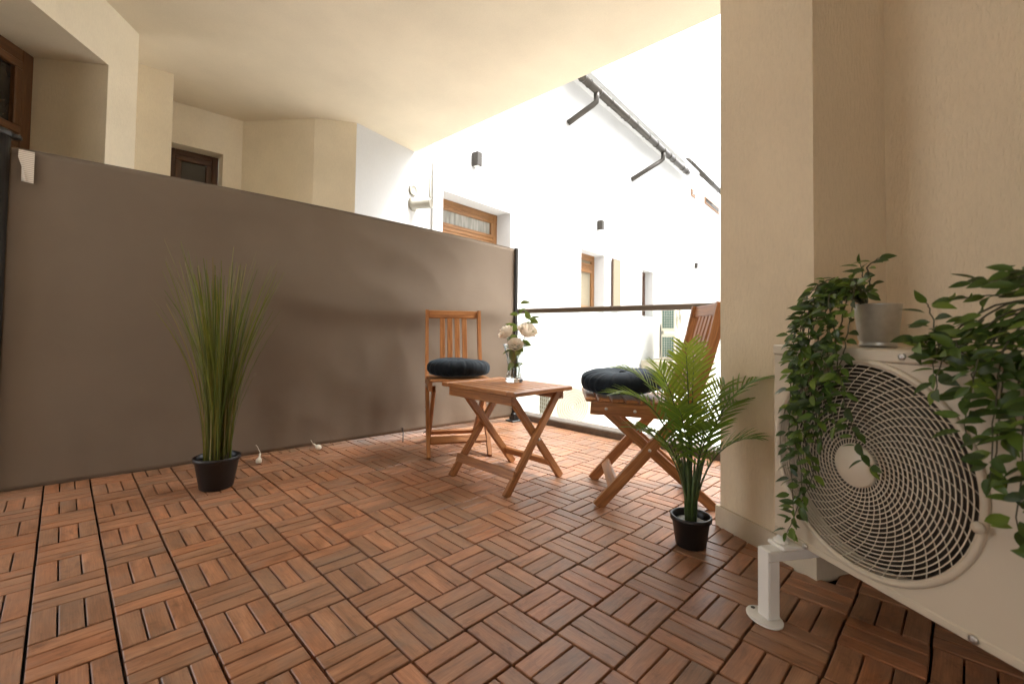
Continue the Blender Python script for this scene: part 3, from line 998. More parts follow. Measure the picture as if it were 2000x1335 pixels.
def make_cushion(lab):
    NA, PR = 180, []
    prof = []
    R_, H_ = .180, .047
    for k in range(25):
        a_ = -PI / 2 + PI * k / 24
        sgn = 1 if math.sin(a_) >= 0 else -1
        r = R_ * (math.cos(a_) ** .42 if math.cos(a_) > 0 else 0)
        z = H_ * sgn * abs(math.sin(a_)) ** .85
        prof.append([r, z])
    prof[0][0] = prof[-1][0] = 0.0006
    def wob(r, z, a_, i):
        q = r / R_
        rip = (.0042 * mn.noise(Vector((math.cos(a_) * 6.5, math.sin(a_) * 6.5, z * 9 + 1))) + .0045 * mn.noise(Vector((math.cos(a_) * 15, math.sin(a_) * 15, z * 14 + 7)))) * q ** 1.5 + .003 * math.sin(a_ * 3 + 2) * q
        dimple = .020 * math.exp(-(r / .045) ** 2)
        zz = z - dimple * (1 if z > 0 else -.6) + .004 * math.sin(a_ * 2 + 1) * q
        zz += (rip * .6) * (1 if z > 0 else -1) * (1 if q < .97 else .3)
        return r + rip * .8, zz
    m = MB(); m.lathe([tuple(p) for p in prof], NA, (0, 0, 0), wob=wob)
    o = link('seat_cushion', m.mesh('seat_cushion', M['velvet']))
    tag(o, lab, 'cushion', 'round navy seat cushions')
    m = MB(); m.lathe([(0.001, .033), (.012, .034), (.016, .038), (.011, .043), (0.0005, .045)], 16); m.build('button', M['velvet'], o, False)
    return o

def place(o, p, az):       # local +y points along world direction az (degrees from +y clockwise)
    o.matrix_basis = Matrix.Translation(Vector(p)) @ Matrix.Rotation(-math.radians(az), 4, 'Z')

FA, FB = Vector((1.022, .619, 0)), Vector((1.314, .408, 0))
midA = (FA + FB) / 2
chA = make_chair('folding wooden chair backed against the grey fabric screen')
azA = math.degrees(math.atan2(math.sin(.55), math.cos(.55)))   # width axis turned by 0.55 rad
place(chA, midA, azA)
chB = copy_tree(chA); chB['label'] = 'folding wooden chair with its back to the pillar, behind the palm'
fB1, fB2 = Vector((1.142, -.403, 0)), Vector((1.425, -.184, 0))
azB = math.degrees(math.atan2(.626, -.78))
place(chB, (fB1 + fB2) / 2, azB)
def chpt(o, p): return o.matrix_basis @ Vector(p)
cuA = make_cushion('round navy cushion on the chair against the fabric screen')
p = chpt(chA, (.0, .125, .487)); cuA.matrix_basis = Matrix.Translation(p) @ Matrix.Rotation(1.1, 4, 'Z') @ Matrix.Rotation(math.radians(1), 4, 'X')
cuB = copy_tree(cuA); cuB['label'] = 'round navy cushion on the chair behind the palm'
p = chpt(chB, (.0, .120, .490)); cuB.matrix_basis = Matrix.Translation(p) @ Matrix.Rotation(-1.9, 4, 'Z') @ Matrix.Rotation(math.radians(3), 4, 'X')

# table
TB = thing('folding_table', 'low folding wooden table with slatted top and crossed legs', 'table', (1.13, .12, 0))
tx0, tx1, ty0, ty1, tz = .940, 1.336, -.128, .380, .443
m = MB(); m.box((tx0, ty0, tz - .020), (tx1, ty0 + .045, tz), .003, 0); m.build('end_board', M['teak'], TB)
m = MB(); m.box((tx0, ty1 - .045, tz - .020), (tx1, ty1, tz), .003, 0); m.build('end_board', M['teak'], TB)
n_ = 7; pw = (tx1 - tx0) / n_
for k in range(n_):
    m = MB(); m.box((tx0 + pw * k + (.0025 if k else 0), ty0 + .0475, tz - .019), (tx0 + pw * (k + 1) - (.0025 if k < n_ - 1 else 0), ty1 - .0475, tz - .0005), .003, 1)
    m.build('slat', M['teak'], TB)
for x in (.972, 1.300):
    m = MB(); m.box((x - .013, ty0 + .035, tz - .062), (x + .013, ty1 - .035, tz - .0205), .003, 1); m.build('apron', M['teak'], TB)
for (ya, yb) in ((.292, .268), (-.082, -.058)):
    m = MB(); m.bar((.942, ya, 0.0), (1.288, ya, tz - .024), .036, .020, (1, 0, -.8), .003); m.build('leg', M['teak'], TB)
    m = MB(); m.bar((1.336, yb, 0.0), (.984, yb, tz - .024), .036, .020, (1, 0, .8), .003); m.build('leg', M['teak'], TB)
    m = MB(); xm, zm = 1.139, .243
    m.lathe([(.006, 0), (.006, .003), (0, .004)], 10, (xm - .0, ya + (-.0105 if ya < 0 else .0105), zm - .03), (1, 0, 0), (0, 0, 1), (0, -1 if ya < 0 else 1, 0)); m.build('bolt', M['screw'], TB)
def onleg(x0, x1, f): return x0 + (x1 - x0) * f
m = MB(); m.bar((.985, -.092, .083), (.985, .302, .083), .040, .016, (.35, 0, 1), .003); m.build('stretcher', M['teak'], TB)
m = MB(); m.bar((1.276, -.048, .075), (1.276, .258, .075), .036, .018, (-.5, 0, 1), .003); m.build('stretcher', M['teak'], TB)

# ------------------------------------------------------------------ vase with roses
VZ = tz + .001
VP = Vector((1.215, .147, VZ))
m = MB()
out = [(.0005, 0), (.040, 0), (.0445, .004), (.0445, .016), (.038, .030), (.0335, .060), (.034, .090), (.041, .130), (.053, .170), (.062, .190)]
inn = [(.059, .190), (.050, .169), (.038, .130), (.031, .090), (.0305, .060), (.034, .034), (.032, .024), (.0005, .022)]
m.lathe(out[:4] + [(.041, .022), (.0005, .022)], 40, VP)
vase = thing('glass_vase', 'clear flared glass vase of roses standing on the wooden table', 'vase', VP)
m.build('base', M['vase'], vase)
m = MB(); m.lathe([(.041, .0225)] + out[4:] + inn[:5] + [(.036, .0225)], 40, VP); m.build('wall', M['vaseglass'], vase)
rl = Vector((rt0.x, rt0.y, 0)); rf = Vector((fw.x, fw.y, 0)).normalized()
def vpt(a_, b_, z): return VP + rl * a_ + rf * b_ + Vector((0, 0, z))

def petal_mesh():
    vs, fs = [], []
    for i in range(7):
        for j in range(7):
            u_ = (j / 6 - .5) * 2; h = i / 6
            wdt = (.35 + .75 * math.sin(min(1, h * 1.15) * PI * .62)) * (1 - .25 * max(0, h - .8) / .2)
            ang = u_ * .72 * wdt
            R_ = .55 + .45 * math.sin(h * PI * .55)
            flare = .18 * max(0, h - .7) / .3
            zed = h - .10 * u_ * u_ * h + .025 * math.sin(u_ * 7) * h
            vs.append(((R_ + flare) * math.cos(ang), (R_ + flare) * math.sin(ang), zed))
    for i in range(6):
        for j in range(6):
            a_ = i * 7 + j; fs.append((a_, a_ + 1, a_ + 8, a_ + 7))
    m = MB(); m.add(vs, fs, None, True)
    return m.mesh('petal', M['petal'])
PET = petal_mesh()

def leaf_mesh(mat, name='leaf', fold=.18, bend=.25, wid=.42, n=5):
    """pointed oval leaf along +x, unit length, midrib fold"""
    vs, fs = [], []
    for i in range(n + 1):
        h = i / n
        w_ = wid * math.sin(PI * h ** .8) ** .85 * .5 if 0 < i < n else .004
        z = -bend * h * h * .5
        vs += [(h, -w_, z + fold * w_), (h, 0, z), (h, w_, z + fold * w_)]
    for i in range(n):
        a_ = i * 3
        fs += [(a_, a_ + 3, a_ + 4, a_ + 1), (a_ + 1, a_ + 4, a_ + 5, a_ + 2)]
    m = MB(); m.add(vs, fs, None, True)
    return m.mesh(name, mat)
RLEAF = leaf_mesh(M['roseleaf'], 'leaf', .3, .3, .62)
IVY = [leaf_mesh(M['ivy'], 'leaf', .35, .25, .46), leaf_mesh(M['ivy'], 'leaf', .2, .6, .50), leaf_mesh(M['ivy'], 'leaf', .5, .1, .40)]

def orient(dirv, upv, roll=0.0):
    x = Vector(dirv).normalized(); z = Vector(upv); z = z - x * z.dot(x)
    if z.length < 1e-4: z = x.orthogonal()
    z.normalize(); y = z.cross(x)
    mt = Matrix((x, y, z)).transposed().to_4x4()
    return mt @ Matrix.Rotation(roll, 4, 'X')

def put(me, name, parent, p, rot4, sc):
    o = bpy.data.objects.new(name, me); COL.objects.link(o); o.parent = parent
    lm = parent.matrix_basis.inverted() @ (Matrix.Translation(Vector(p)) @ rot4 @ Matrix.Diagonal((*((sc,) * 3 if not isinstance(sc, tuple) else sc), 1)))
    o.matrix_basis = lm
    return o

def rose(lab, hd, axis, size, stem, leaves):
    hd = Vector(hd); axis = Vector(axis).normalized()
    t = thing('rose', lab, 'flower', stem[0], 0, 'white roses in the glass vase')
    e1 = axis.orthogonal().normalized(); e2 = axis.cross(e1)
    base = Matrix((e1, e2, axis)).transposed().to_4x4()
    lay = [(3, .34, 1.00, .10), (4, .58, .96, .02), (5, .82, .88, -.04), (5, 1.0, .74, -.10)]
    q = 0
    for n_, rad, hh, dz in lay:
        for k in range(n_):
            a_ = 2 * PI * k / n_ + q * .8 + rnd.uniform(-.15, .15)
            tilt = rnd.uniform(-.06, .10) + .10 * q
            rot = base @ Matrix.Rotation(a_, 4, 'Z') @ Matrix.Rotation(tilt, 4, 'Y')
            put(PET, 'petal', t, hd + axis * dz * size * .4, rot, (size * rad * .62, size * rad * .80, size * hh * .95))
        q += 1
    m = MB(); m.lathe([(.0005, -.012), (.006, -.008), (.009, .0), (.006, .008)], 8, hd, e1, e2, axis); m.build('calyx', M['rosestem'], t)
    m = MB(); m.tube(stem + [tuple(hd - axis * .01)], .0024, 7); m.build('stem', M['rosestem'], t)
    for (p, dv, s_) in leaves:
        put(RLEAF, 'leaf', t, p, orient(dv, (rnd.uniform(-.5, .5), rnd.uniform(-.9, -.2), 1)), s_)
    return t
rose('white rose leaning left over the vase rim', vpt(-.033, 0, .236), (-.70 * rl - .25 * rf + Vector((0, 0, .85))), .050,
     [vpt(.008, .0, .03), vpt(.0, .0, .10), vpt(-.015, .0, .18)], [(vpt(-.012, .01, .17), rl * -1 + Vector((0, 0, .3)), .045), (vpt(.0, -.005, .10), rl * -.6 + Vector((0, 0, -.7)), .055)])
rose('white rose lowest and centre in the bouquet', vpt(.004, -.03, .180), (-.05 * rl - .8 * rf + Vector((0, 0, .75))), .044,
     [vpt(-.012, .0, .03), vpt(-.004, -.005, .09), vpt(.0, -.01, .15)], [(vpt(.02, -.02, .19), rl + Vector((0, 0, .1)), .052), (vpt(.0, -.0, .075), rl * 1 + Vector((0, 0, .55)), .05)])
rose('white rose highest and largest, on the right', vpt(.058, .0, .243), (.30 * rl - .45 * rf + Vector((0, 0, .85))), .058,
     [vpt(-.004, .008, .03), vpt(.012, .006, .10), vpt(.035, .004, .19)], [(vpt(.07, .01, .26), rl + Vector((0, 0, -.15)), .062), (vpt(.05, .02, .25), rl * .6 + Vector((0, 0, .6)), .06)])
sp = thing('leaf_sprig', 'leafy green sprig standing behind the white roses', 'sprig', VP)
tw = [vpt(.0, .012, .03), vpt(.01, .015, .15), vpt(.015, .02, .26), vpt(.018, .02, .34), vpt(.026, .02, .395)]
m = MB(); m.tube(tw, [.0026, .0024, .002, .0016, .001], 6); m.build('stem', M['rosestem'], sp)
tw2 = [vpt(.012, .015, .17), vpt(.04, .02, .25), vpt(.075, .02, .315)]
m = MB(); m.tube(tw2, [.002, .0016, .001], 6); m.build('stem', M['rosestem'], sp)
lp = [vpt(-.022, .0, .035), vpt(-.018, -.01, .12), vpt(.0, -.02, .09), vpt(.01, -.02, .035), vpt(.02, -.018, .03), vpt(.026, -.015, .07), vpt(.012, -.01, .12)]
m = MB(); m.tube(lp[3:], .0022, 6); m.build('stem', M['rosestem'], sp)
for (p, dv, s_) in ((tw[4], rl + Vector((0, 0, .25)), .055), (tw[3] + Vector((0, 0, .02)), rl * 1.0 + Vector((0, 0, .1)), .045), (tw[3], -rl + Vector((0, 0, .1)), .045),
                    (tw[2], -rl * .9 + Vector((0, 0, .5)), .070), (tw[2], rl * .8 + Vector((0, 0, .6)), .05), (tw[2] - Vector((0, 0, .03)), -rl + Vector((0, 0, -.25)), .06),
                    (tw2[2], rl * .9 + Vector((0, 0, .35)), .055), (tw2[2], -rl * .4 + Vector((0, 0, .8)), .05), (tw2[1], rl + Vector((0, 0, -.2)), .07), (tw2[1] + Vector((0, 0, .03)), rl * .9 + Vector((0, 0, .4)), .06),
                    (tw2[1], rl * .5 + Vector((0, 0, .9)), .055), (vpt(.0, .02, .20), -rl * .7 + Vector((0, 0, .5)), .06), (vpt(.02, -.03, .17), rl * .4 - rf + Vector((0, 0, -.2)), .05), (vpt(-.01, .0, .16), -rl + Vector((0, 0, -.3)), .055), (vpt(.01, -.01, .13), rl * .3 + Vector((0, 0, .9)), .06), (vpt(-.005, -.01, .10), -rl * .2 + Vector((0, 0, .9)), .065), (tw[3], rl * .5 - rf * .4 + Vector((0, 0, .6)), .05), (tw2[2], rl + Vector((0, 0, -.3)), .05), (vpt(.03, .0, .20), rl * .9 - rf * .5 + Vector((0, 0, -.2)), .06)):
    put(RLEAF, 'leaf', sp, p, orient(dv, -rf * .8 + Vector((0, 0, .8)), rnd.uniform(-.5, .5)), s_)

# ================================================================== potted plants
def pot(parent, o, h, rb, rr, soil, lip=.018):
    o = Vector(o)
    m = MB()
    m.lathe([(.0005, .003), (rb - .004, .0), (rb, .004), (rr - .004, h - lip - .002), (rr - .002, h - lip), (rr + .002, h - lip + .001), (rr + .003, h - .002), (rr + .001, h), (rr - .004, h), (rr - .006, h - .02), (rb * .8, .02)], 40, o)
    m.build('pot', M['pot'], parent)
    m = MB(); m.lathe([(.0005, h - .020), (rr * .5, h - .018), (rr - .0065, h - .026)], 24, o, wob=lambda r, z, a_, i: (r, z + .003 * math.sin(a_ * 7 + i * 3)))
    m.build('pot_filling', soil, parent)

# ornamental grass
GP = Vector((.097, .866, 0))
gr = thing('grass_plant', 'tall artificial grass in a black pot before the fabric screen', 'potted plant', GP)
pot(gr, GP, .137, .064, .088, M['soil'])
m = MB()
def blade(m, base, tip, w_, droop, tone, n=8):
    base, tip = Vector(base), Vector(tip)
    hv = Vector((tip.x - base.x, tip.y - base.y, 0))
    side = Vector((-hv.y, hv.x, 0)); side = side.normalized() if side.length > 1e-5 else Vector((1, 0, 0))
    a_ = rnd.uniform(-.9, .9); side = Matrix.Rotation(a_, 3, 'Z') @ side
    m.tone = tone
    vs, fs = [], []
    for i in range(n + 1):
        h = i / n
        p = base + hv * (h ** 1.95 * (1 + .4 * droop * h * h)) + Vector((0, 0, (tip.z - base.z) * (h - droop * .16 * h ** 4)))
        ww = w_ * (1 - .6 * h ** 4)
        vs += [p - side * ww, p + side * ww]
    for i in range(n): fs.append((2 * i, 2 * i + 1, 2 * i + 3, 2 * i + 2))
    m.add(vs, fs, None, True)
for k in range(215):
    a_ = rnd.uniform(0, 2 * PI); r0 = .052 * math.sqrt(rnd.random())
    base = GP + Vector((math.cos(a_) * r0, math.sin(a_) * r0, .112))
    sp_ = min(.19, abs(rnd.gauss(0, .125)) + .025)
    a2_ = a_ + rnd.gauss(0, .5)
    top = rnd.uniform(.78, 1.06) - sp_ * .35
    if k < 16: sp_, top = rnd.uniform(.10, .20), rnd.uniform(.95, 1.07)
    tip = base + Vector((math.cos(a2_) * sp_, math.sin(a2_) * sp_, top - .112))
    tn = rnd.uniform(.05, .74) if rnd.random() < .82 else rnd.uniform(.75, 1.0)
    blade(m, base, tip, rnd.uniform(.0018, .0031), rnd.choice((0, 0, .1, .2, .3)), tn)
for lat, dep, z in ((-.22, -.05, 1.00), (-.17, .05, 1.06), (-.24, .08, .88), (-.12, -.1, 1.06), (.27, .02, .95), (.25, -.06, .93), (.22, .1, .96), (.03, .02, 1.06), (.13, .1, 1.0), (.28, .08, .93), (.20, -.1, .98), (-.2, .1, .93)):
    base = GP + rl * lat * .15 + rf * dep * .15 + Vector((0, 0, .112))
    blade(m, base, GP + rl * lat + rf * dep + Vector((0, 0, z)), .0027, .0, rnd.uniform(.35, .8))
for k in range(7):
    a_ = rnd.uniform(0, 2 * PI); base = GP + Vector((math.cos(a_) * .05, math.sin(a_) * .05, .112))
    blade(m, base, base + Vector((math.cos(a_) * rnd.uniform(.06, .14), math.sin(a_) * .10, rnd.uniform(.15, .42))), .0012, .2, rnd.uniform(0, .3))
o = m.build('grass_blades', M['grass'], gr); o['kind'] = 'stuff'
m = MB()
for k in range(26):
    a_ = rnd.uniform(0, 2 * PI); r0 = .05 * math.sqrt(rnd.random()); b_ = GP + Vector((math.cos(a_) * r0, math.sin(a_) * r0, .112))
    m.tube([b_, b_ + Vector((math.cos(a_) * .004, math.sin(a_) * .004, rnd.uniform(.02, .05)))], [.004, .0025], 5)
o = m.build('stem_bases', M['vine'], gr); o['kind'] = 'stuff'

# palm
PP = Vector((1.100, -.805, 0))
pa = thing('palm_plant', 'small artificial palm in a black pot at the pillar base', 'potted plant', PP)
pot(pa, PP, .100, .048, .063, M['gravel'], .016)
def frond(lat, dep, z, tone, nl=15, L=.118, start=.42, bow=.0):
    base = PP + rl * lat * .035 + rf * dep * .035 + Vector((0, 0, .082))
    tip = PP + rl * lat + rf * dep + Vector((0, 0, z))
    ctl = base + (tip - base) * .5
    ctl = Vector((base.x + (tip.x - base.x) * .20, base.y + (tip.y - base.y) * .20, base.z + (tip.z - base.z) * (.62 + bow + .28 * max(0, (lat * lat + dep * dep) ** .5 - .10) / .15) + .04))
    def P(t): return base * (1 - t) ** 2 + ctl * 2 * t * (1 - t) + tip * t * t
    def D(t): return ((ctl - base) * (1 - t) + (tip - ctl) * t).normalized()
    st = MB(); st.tube([P(k / 10) for k in range(11)], [.0042 - .0034 * k / 10 for k in range(11)], 6)
    m = MB()
    for k in range(nl):
        t_ = start + (1 - start) * (k / (nl - 1)) ** .9
        p, d_ = P(t_), D(t_)
        sd2 = d_.cross(Vector((0, 0, 1)));
        if sd2.length < .2: sd2 = d_.cross(-rf)
        sd2.normalize(); nrm = sd2.cross(d_)
        ll = L * (.55 + .45 * math.sin(PI * min(1, .25 + .75 * k / nl))) * rnd.uniform(.88, 1.08)
        for s_ in (-1, 1):
            fwd = .75 + .55 * k / nl
            dv = (sd2 * s_ + d_ * fwd + nrm * rnd.uniform(.10, .38)).normalized()
            w_ = .0045 * rnd.uniform(.85, 1.15)
            wdir = dv.cross(nrm).normalized()
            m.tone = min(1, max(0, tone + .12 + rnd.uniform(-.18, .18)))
            vs = []
            for h, ww in ((0, .35), (.25, 1.0), (.6, .85), (.85, .45), (1, .03)):
                q = p + dv * ll * h + Vector((0, 0, -1)) * ll * .16 * h * h
                vs += [q - wdir * w_ * ww + nrm * w_ * ww * .5, q, q + wdir * w_ * ww + nrm * w_ * ww * .5]
            fs = []
            for i in range(4):
                b_ = i * 3; fs += [(b_, b_ + 3, b_ + 4, b_ + 1), (b_ + 1, b_ + 4, b_ + 5, b_ + 2)]
            m.add(vs, fs, None, True)
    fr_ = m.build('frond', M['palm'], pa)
    x = st.build('stalk', M['palmstem'], pa); x.parent = fr_
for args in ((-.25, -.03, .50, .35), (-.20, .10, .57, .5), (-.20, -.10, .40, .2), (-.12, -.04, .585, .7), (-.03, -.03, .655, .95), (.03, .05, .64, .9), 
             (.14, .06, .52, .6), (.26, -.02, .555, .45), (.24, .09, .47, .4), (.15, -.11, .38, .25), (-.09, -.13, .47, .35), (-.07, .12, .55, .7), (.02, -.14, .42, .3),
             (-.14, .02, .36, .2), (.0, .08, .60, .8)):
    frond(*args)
for k in range(8):
    a_ = k * 2 * PI / 8; m = MB()
    b_ = PP + Vector((math.cos(a_) * .012, math.sin(a_) * .012, .08))
    m.tube([b_, b_ + Vector((math.cos(a_) * .006, math.sin(a_) * .006, .10)), b_ + Vector((math.cos(a_) * .02, math.sin(a_) * .02, .20))], [.008, .006, .003], 7)
    m.build('stalk', M['palmstem'], pa)

# ================================================================== air conditioner
A0 = Vector((.95215, -1.09587, 0)); ua = Vector((-.5452, -.83831, 0)); va = Vector((.83831, -.5452, 0))   # ua along the front toward the viewer, va into depth
def ac(t_, d_, z): return A0 + ua * t_ + va * d_ + Vector((0, 0, z))
ZB, ZT, WA, DA = .186, .676, .80, .30
acu = thing('air_conditioner', 'large cream outdoor air conditioner with a round swirled fan grille', 'air conditioner', A0)
HC, HZ, HR = .236, .425, .222
m = MB()
N = 96
# front panel with a round hole
vs, fs = [], []
def rect_pt(a_):
    c_, s_ = math.cos(a_), math.sin(a_)
    ts = []
    if c_ > 1e-9: ts.append((WA - HC) / c_)
    if c_ < -1e-9: ts.append((0 - HC) / c_)
    if s_ > 1e-9: ts.append((ZT - .028 - HZ) / s_)
    if s_ < -1e-9: ts.append((ZB - HZ) / s_)
    k = min(q for q in ts if q > 0)
    return HC + c_ * k, HZ + s_ * k
angs = sorted(set([2 * PI * k / N for k in range(N)] + [math.atan2(z_ - HZ, x_ - HC) % (2 * PI) for x_ in (0, WA) for z_ in (ZB, ZT - .028)]))
n_ = len(angs)
for a_ in angs:
    x, z = rect_pt(a_); vs.append(ac(x, 0, z))
for a_ in angs: vs.append(ac(HC + HR * math.cos(a_), 0, HZ + HR * math.sin(a_)))
for a_ in angs: vs.append(ac(HC + HR * math.cos(a_), .05, HZ + HR * math.sin(a_)))
for k in range(n_):
    k2 = (k + 1) % n_
    fs += [(k, k2, n_ + k2, n_ + k), (n_ + k, n_ + k2, 2 * n_ + k2, 2 * n_ + k)]
m.add(vs, fs)
def acbox(m, t0, t1, d0, d1, z0, z1, ch=.0): return m.frame_box(ac((t0 + t1) / 2, (d0 + d1) / 2, (z0 + z1) / 2), ua, -va, (0, 0, 1), abs(t1 - t0), abs(d1 - d0), z1 - z0, ch)
# right panel, sides, back
acbox(m, 0.0, .012, .001, DA, ZB, ZT - .028)
acbox(m, WA - .012, WA, .001, DA, ZB, ZT - .028)
acbox(m, .012, WA - .012, DA - .01, DA, ZB, ZT - .028)
acbox(m, .012, WA - .012, .001, DA - .01, ZB + .001, ZB + .015)
m.build('casing', M['ac'], acu)
m = MB(); acbox(m, -.004, WA + .004, -.004, DA + .004, ZT - .027, ZT, .004); m.build('lid', M['ac'], acu)
m = MB(); acbox(m, .0, WA, -.003, .012, ZB - .004, ZB + .012, .002); m.build('base_lip', M['ac'], acu)
m = MB(); m.lathe([(HR + .004, .03), (HR + .004, 0)], 64, ac(HC, 0.05, HZ), ua, (0, 0, 1), va)
m.lathe([(.0005, .20), (HR + .02, .20)], 48, ac(HC, 0, HZ), ua, (0, 0, 1), va); m.build('cavity', M['acdark'], acu)
# fan blades
m = MB()
for k in range(3):
    vs, fs = [], []
    for i in range(7):
        for j in range(5):
            a_ = 2 * PI * k / 3 + 1.5 * i / 6; r = .05 + .15 * j / 4
            p = ac(HC + r * math.cos(a_), .12 + .05 * i / 6, HZ + r * math.sin(a_)); vs.append(p)
    for i in range(6):
        for j in range(4):
            a_ = i * 5 + j; fs.append((a_, a_ + 1, a_ + 6, a_ + 5))
    m.add(vs, fs, None, True)
m.build('fan_blade', M['acdark'], acu)
# rim
m = MB(); m.ring(ac(HC, -.002, HZ), ua, (0, 0, 1), HR + .001, .0065, 96, 8)
rim = m.build('grille_rim', M['ac'], acu)
# rings and swirled spokes on a shallow dome
def dome(r): return -.010 * (1 - (r / HR) ** 2) - .001
m = MB()
for k in range(20):
    r = .056 + (HR - .062) * k / 19
    m.ring(ac(HC, dome(r) - .002, HZ), ua, (0, 0, 1), r, .0013, 80, 4)
o = m.build('grille_rings', M['ac'], acu); o['kind'] = 'stuff'
spk = MB()
NSP = 45
pts = []
for i in range(9):
    r = .045 + (HR - .047) * i / 8; a_ = -.95 * (i / 8) ** .85
    pts.append((r, a_))
for k in range(NSP):
    m = MB()
    m.tube([ac(HC + r * math.cos(a_ + 2 * PI * k / NSP), dome(r) + .0012, HZ + r * math.sin(a_ + 2 * PI * k / NSP)) for r, a_ in pts], .0011, 4, True, False)
    m.build('grille_spoke', M['ac'], acu)
m = MB(); m.lathe([(.046, .004), (.046, -.004), (.043, -.008), (.0005, -.011)], 40, ac(HC, dome(0.03) + .001, HZ), ua, (0, 0, 1), va); m.build('hub_cap', M['ac'], acu)
for (t_, z) in ((.33, ZT - .013), (.10, ZB + .004), (.44, ZB + .006), (.66, ZT - .013)):
    m = MB(); m.lathe([(.007, 0), (.007, -.003), (.003, -.0045), (.0005, -.003)], 10, ac(t_, -.0045, z), ua, (0, 0, 1), va); m.build('screw', M['screw'], acu)
m = MB(); m.lathe([(.010, 0), (.010, -.006), (.0005, -.008)], 12, ac(HC + HR * math.cos(-.18), -.010, HZ + HR * math.sin(-.18)), ua, (0, 0, 1), va); m.build('screw', M['ac'], acu)
# foot under the casing
m = MB(); acbox(m, .030, .085, -.052, .04, ZB - .014, ZB - .0045, .003); m.lathe([(.017, 0), (.017, .006), (.010, .007), (.010, .014), (.0005, .015)], 14, ac(.052, -.030, ZB - .0045)); m.build('foot', M['acwhite'], acu)

# bracket
br = thing('mounting_bracket', 'white steel floor bracket carrying the near corner of the air conditioner', 'bracket', ac(.05, -.06, 0))
m = MB()
zt_ = ZB - .0145
def bbox(m, t0, t1, d0, d1, z0, z1, ch=.0015): return acbox(m, t0, t1, d0, d1, z0, z1, ch)
bbox(m, .040, .076, -.083, .36, zt_ - .004, zt_); bbox(m, .040, .0435, -.083, .36, zt_ - .026, zt_ - .0042); bbox(m, .0725, .076, -.083, .36, zt_ - .026, zt_ - .0042)
m.build('arm', M['acwhite'], br)
m = MB(); bbox(m, .040, .076, -.088, -.0835, .006, zt_ - .0005); bbox(m, .040, .0435, -.083, -.055, .006, zt_ - .027); bbox(m, .0725, .076, -.083, -.055, .006, zt_ - .027); m.build('post', M['acwhite'], br)
m = MB()
pts2 = []
for k in range(24):
    a_ = 2 * PI * k / 24; pts2.append(ac(.056 + .047 * math.cos(a_), -.082 + .036 * math.sin(a_), 0))
m.prism([tuple(q.xy) for q in pts2], .001, .0055); bpl = m.build('base_plate', M['acwhite'], br)
m = MB(); m.lathe([(.005, .0057), (.005, .0075), (.0005, .0076)], 10, ac(.02, -.085, 0)); m.build('bolt', M['acdark'], br)

# ------------------------------------------------------------------ buckets of ivy
def vine_plant(name, lab, c_, strands, seed, per, zb, nmax, smin=.028, smax=.044, skip=.08):
    rr_ = random.Random(seed)
    t = thing(name, lab, 'potted plant', c_, 0, 'ivy buckets on the air conditioner')
    c_ = Vector(c_)
    m = MB(); m.lathe([(.0005, .004), (.034, .004), (.036, 0), (.037, .006), (.036, .008), (.036, .014), (.0385, .016), (.046, .098), (.0475, .100), (.0465, .102), (.0445, .100), (.036, .02)], 36, c_); m.build('bucket', M['zinc'], t)
    m = MB(); m.lathe([(.0005, .085), (.043, .083)], 20, c_); m.build('bucket_filling', M['soil'], t)
    cnt = 0
    allv = []
    for st in strands:
        pts = [Vector(p) for p in st]
        # smooth polyline
        sm = []
        for i in range(len(pts) - 1):
            p0, p1, p2, p3 = pts[max(i - 1, 0)], pts[i], pts[i + 1], pts[min(i + 2, len(pts) - 1)]
            for k in range(6):
                s_ = k / 6
                sm.append(.5 * ((2 * p1) + (p2 - p0) * s_ + (2 * p0 - 5 * p1 + 4 * p2 - p3) * s_ ** 2 + (3 * p1 - p0 - 3 * p2 + p3) * s_ ** 3))
        sm.append(pts[-1])
        sm = [p + Vector((rr_.gauss(0, .0012), rr_.gauss(0, .0012), rr_.gauss(0, .001))) for p in sm]
        m = MB(); m.tube(sm, [.0019 - .0010 * k / len(sm) for k in range(len(sm))], 5); m.build('stem', M['vine'], t)
        acc, side = 0, 1
        for i in range(1, len(sm)):
            seg = sm[i] - sm[i - 1]; acc += seg.length
            if i < len(sm) * skip: acc = 0
            while acc > per:
                acc -= per * rr_.uniform(.7, 1.25)
                d_ = seg.normalized()
                out_ = (-va * rr_.uniform(.1, 1.0) + ua * side * rr_.uniform(.5, 1.1) + Vector((0, 0, rr_.uniform(-.5, .45)))).normalized()
                dv = (out_ + d_ * .35).normalized()
                pt_ = sm[i] + out_ * .006
                upv = -va * rr_.uniform(.3, 1) + Vector((0, 0, rr_.uniform(.2, 1.0))) + ua * rr_.uniform(-.5, .5)
                allv.append((pt_, orient(dv, upv, rr_.uniform(-.5, .5)), rr_.uniform(smin, smax)))
                cnt += 1; side = -side
        # tip leaf
        allv.append((sm[-1], orient(sm[-1] - sm[-2], -va + Vector((0, 0, .3))), .03))
    allv.sort(key=lambda q: (q[0] - CAM).length / q[2])
    extra = MB()
    for n, (p, mt, s_) in enumerate(allv):
        me = rr_.choice(IVY)
        if n < nmax:
            put(me, 'leaf', t, p, mt, s_)
        else:
            extra.tone = rr_.random()
            extra.add([Vector(p) + mt.to_3x3() @ (v.co * s_) for v in me.vertices], [tuple(f.vertices) for f in me.polygons], None, True)
    if extra.v:
        o = extra.build('leaf', M['ivy2'], t); o['kind'] = 'stuff'
    return cnt
c1 = ac(.168, .135, ZT + .0005)
r1 = lambda: ac(.168, .10, ZT + .10)
S = []
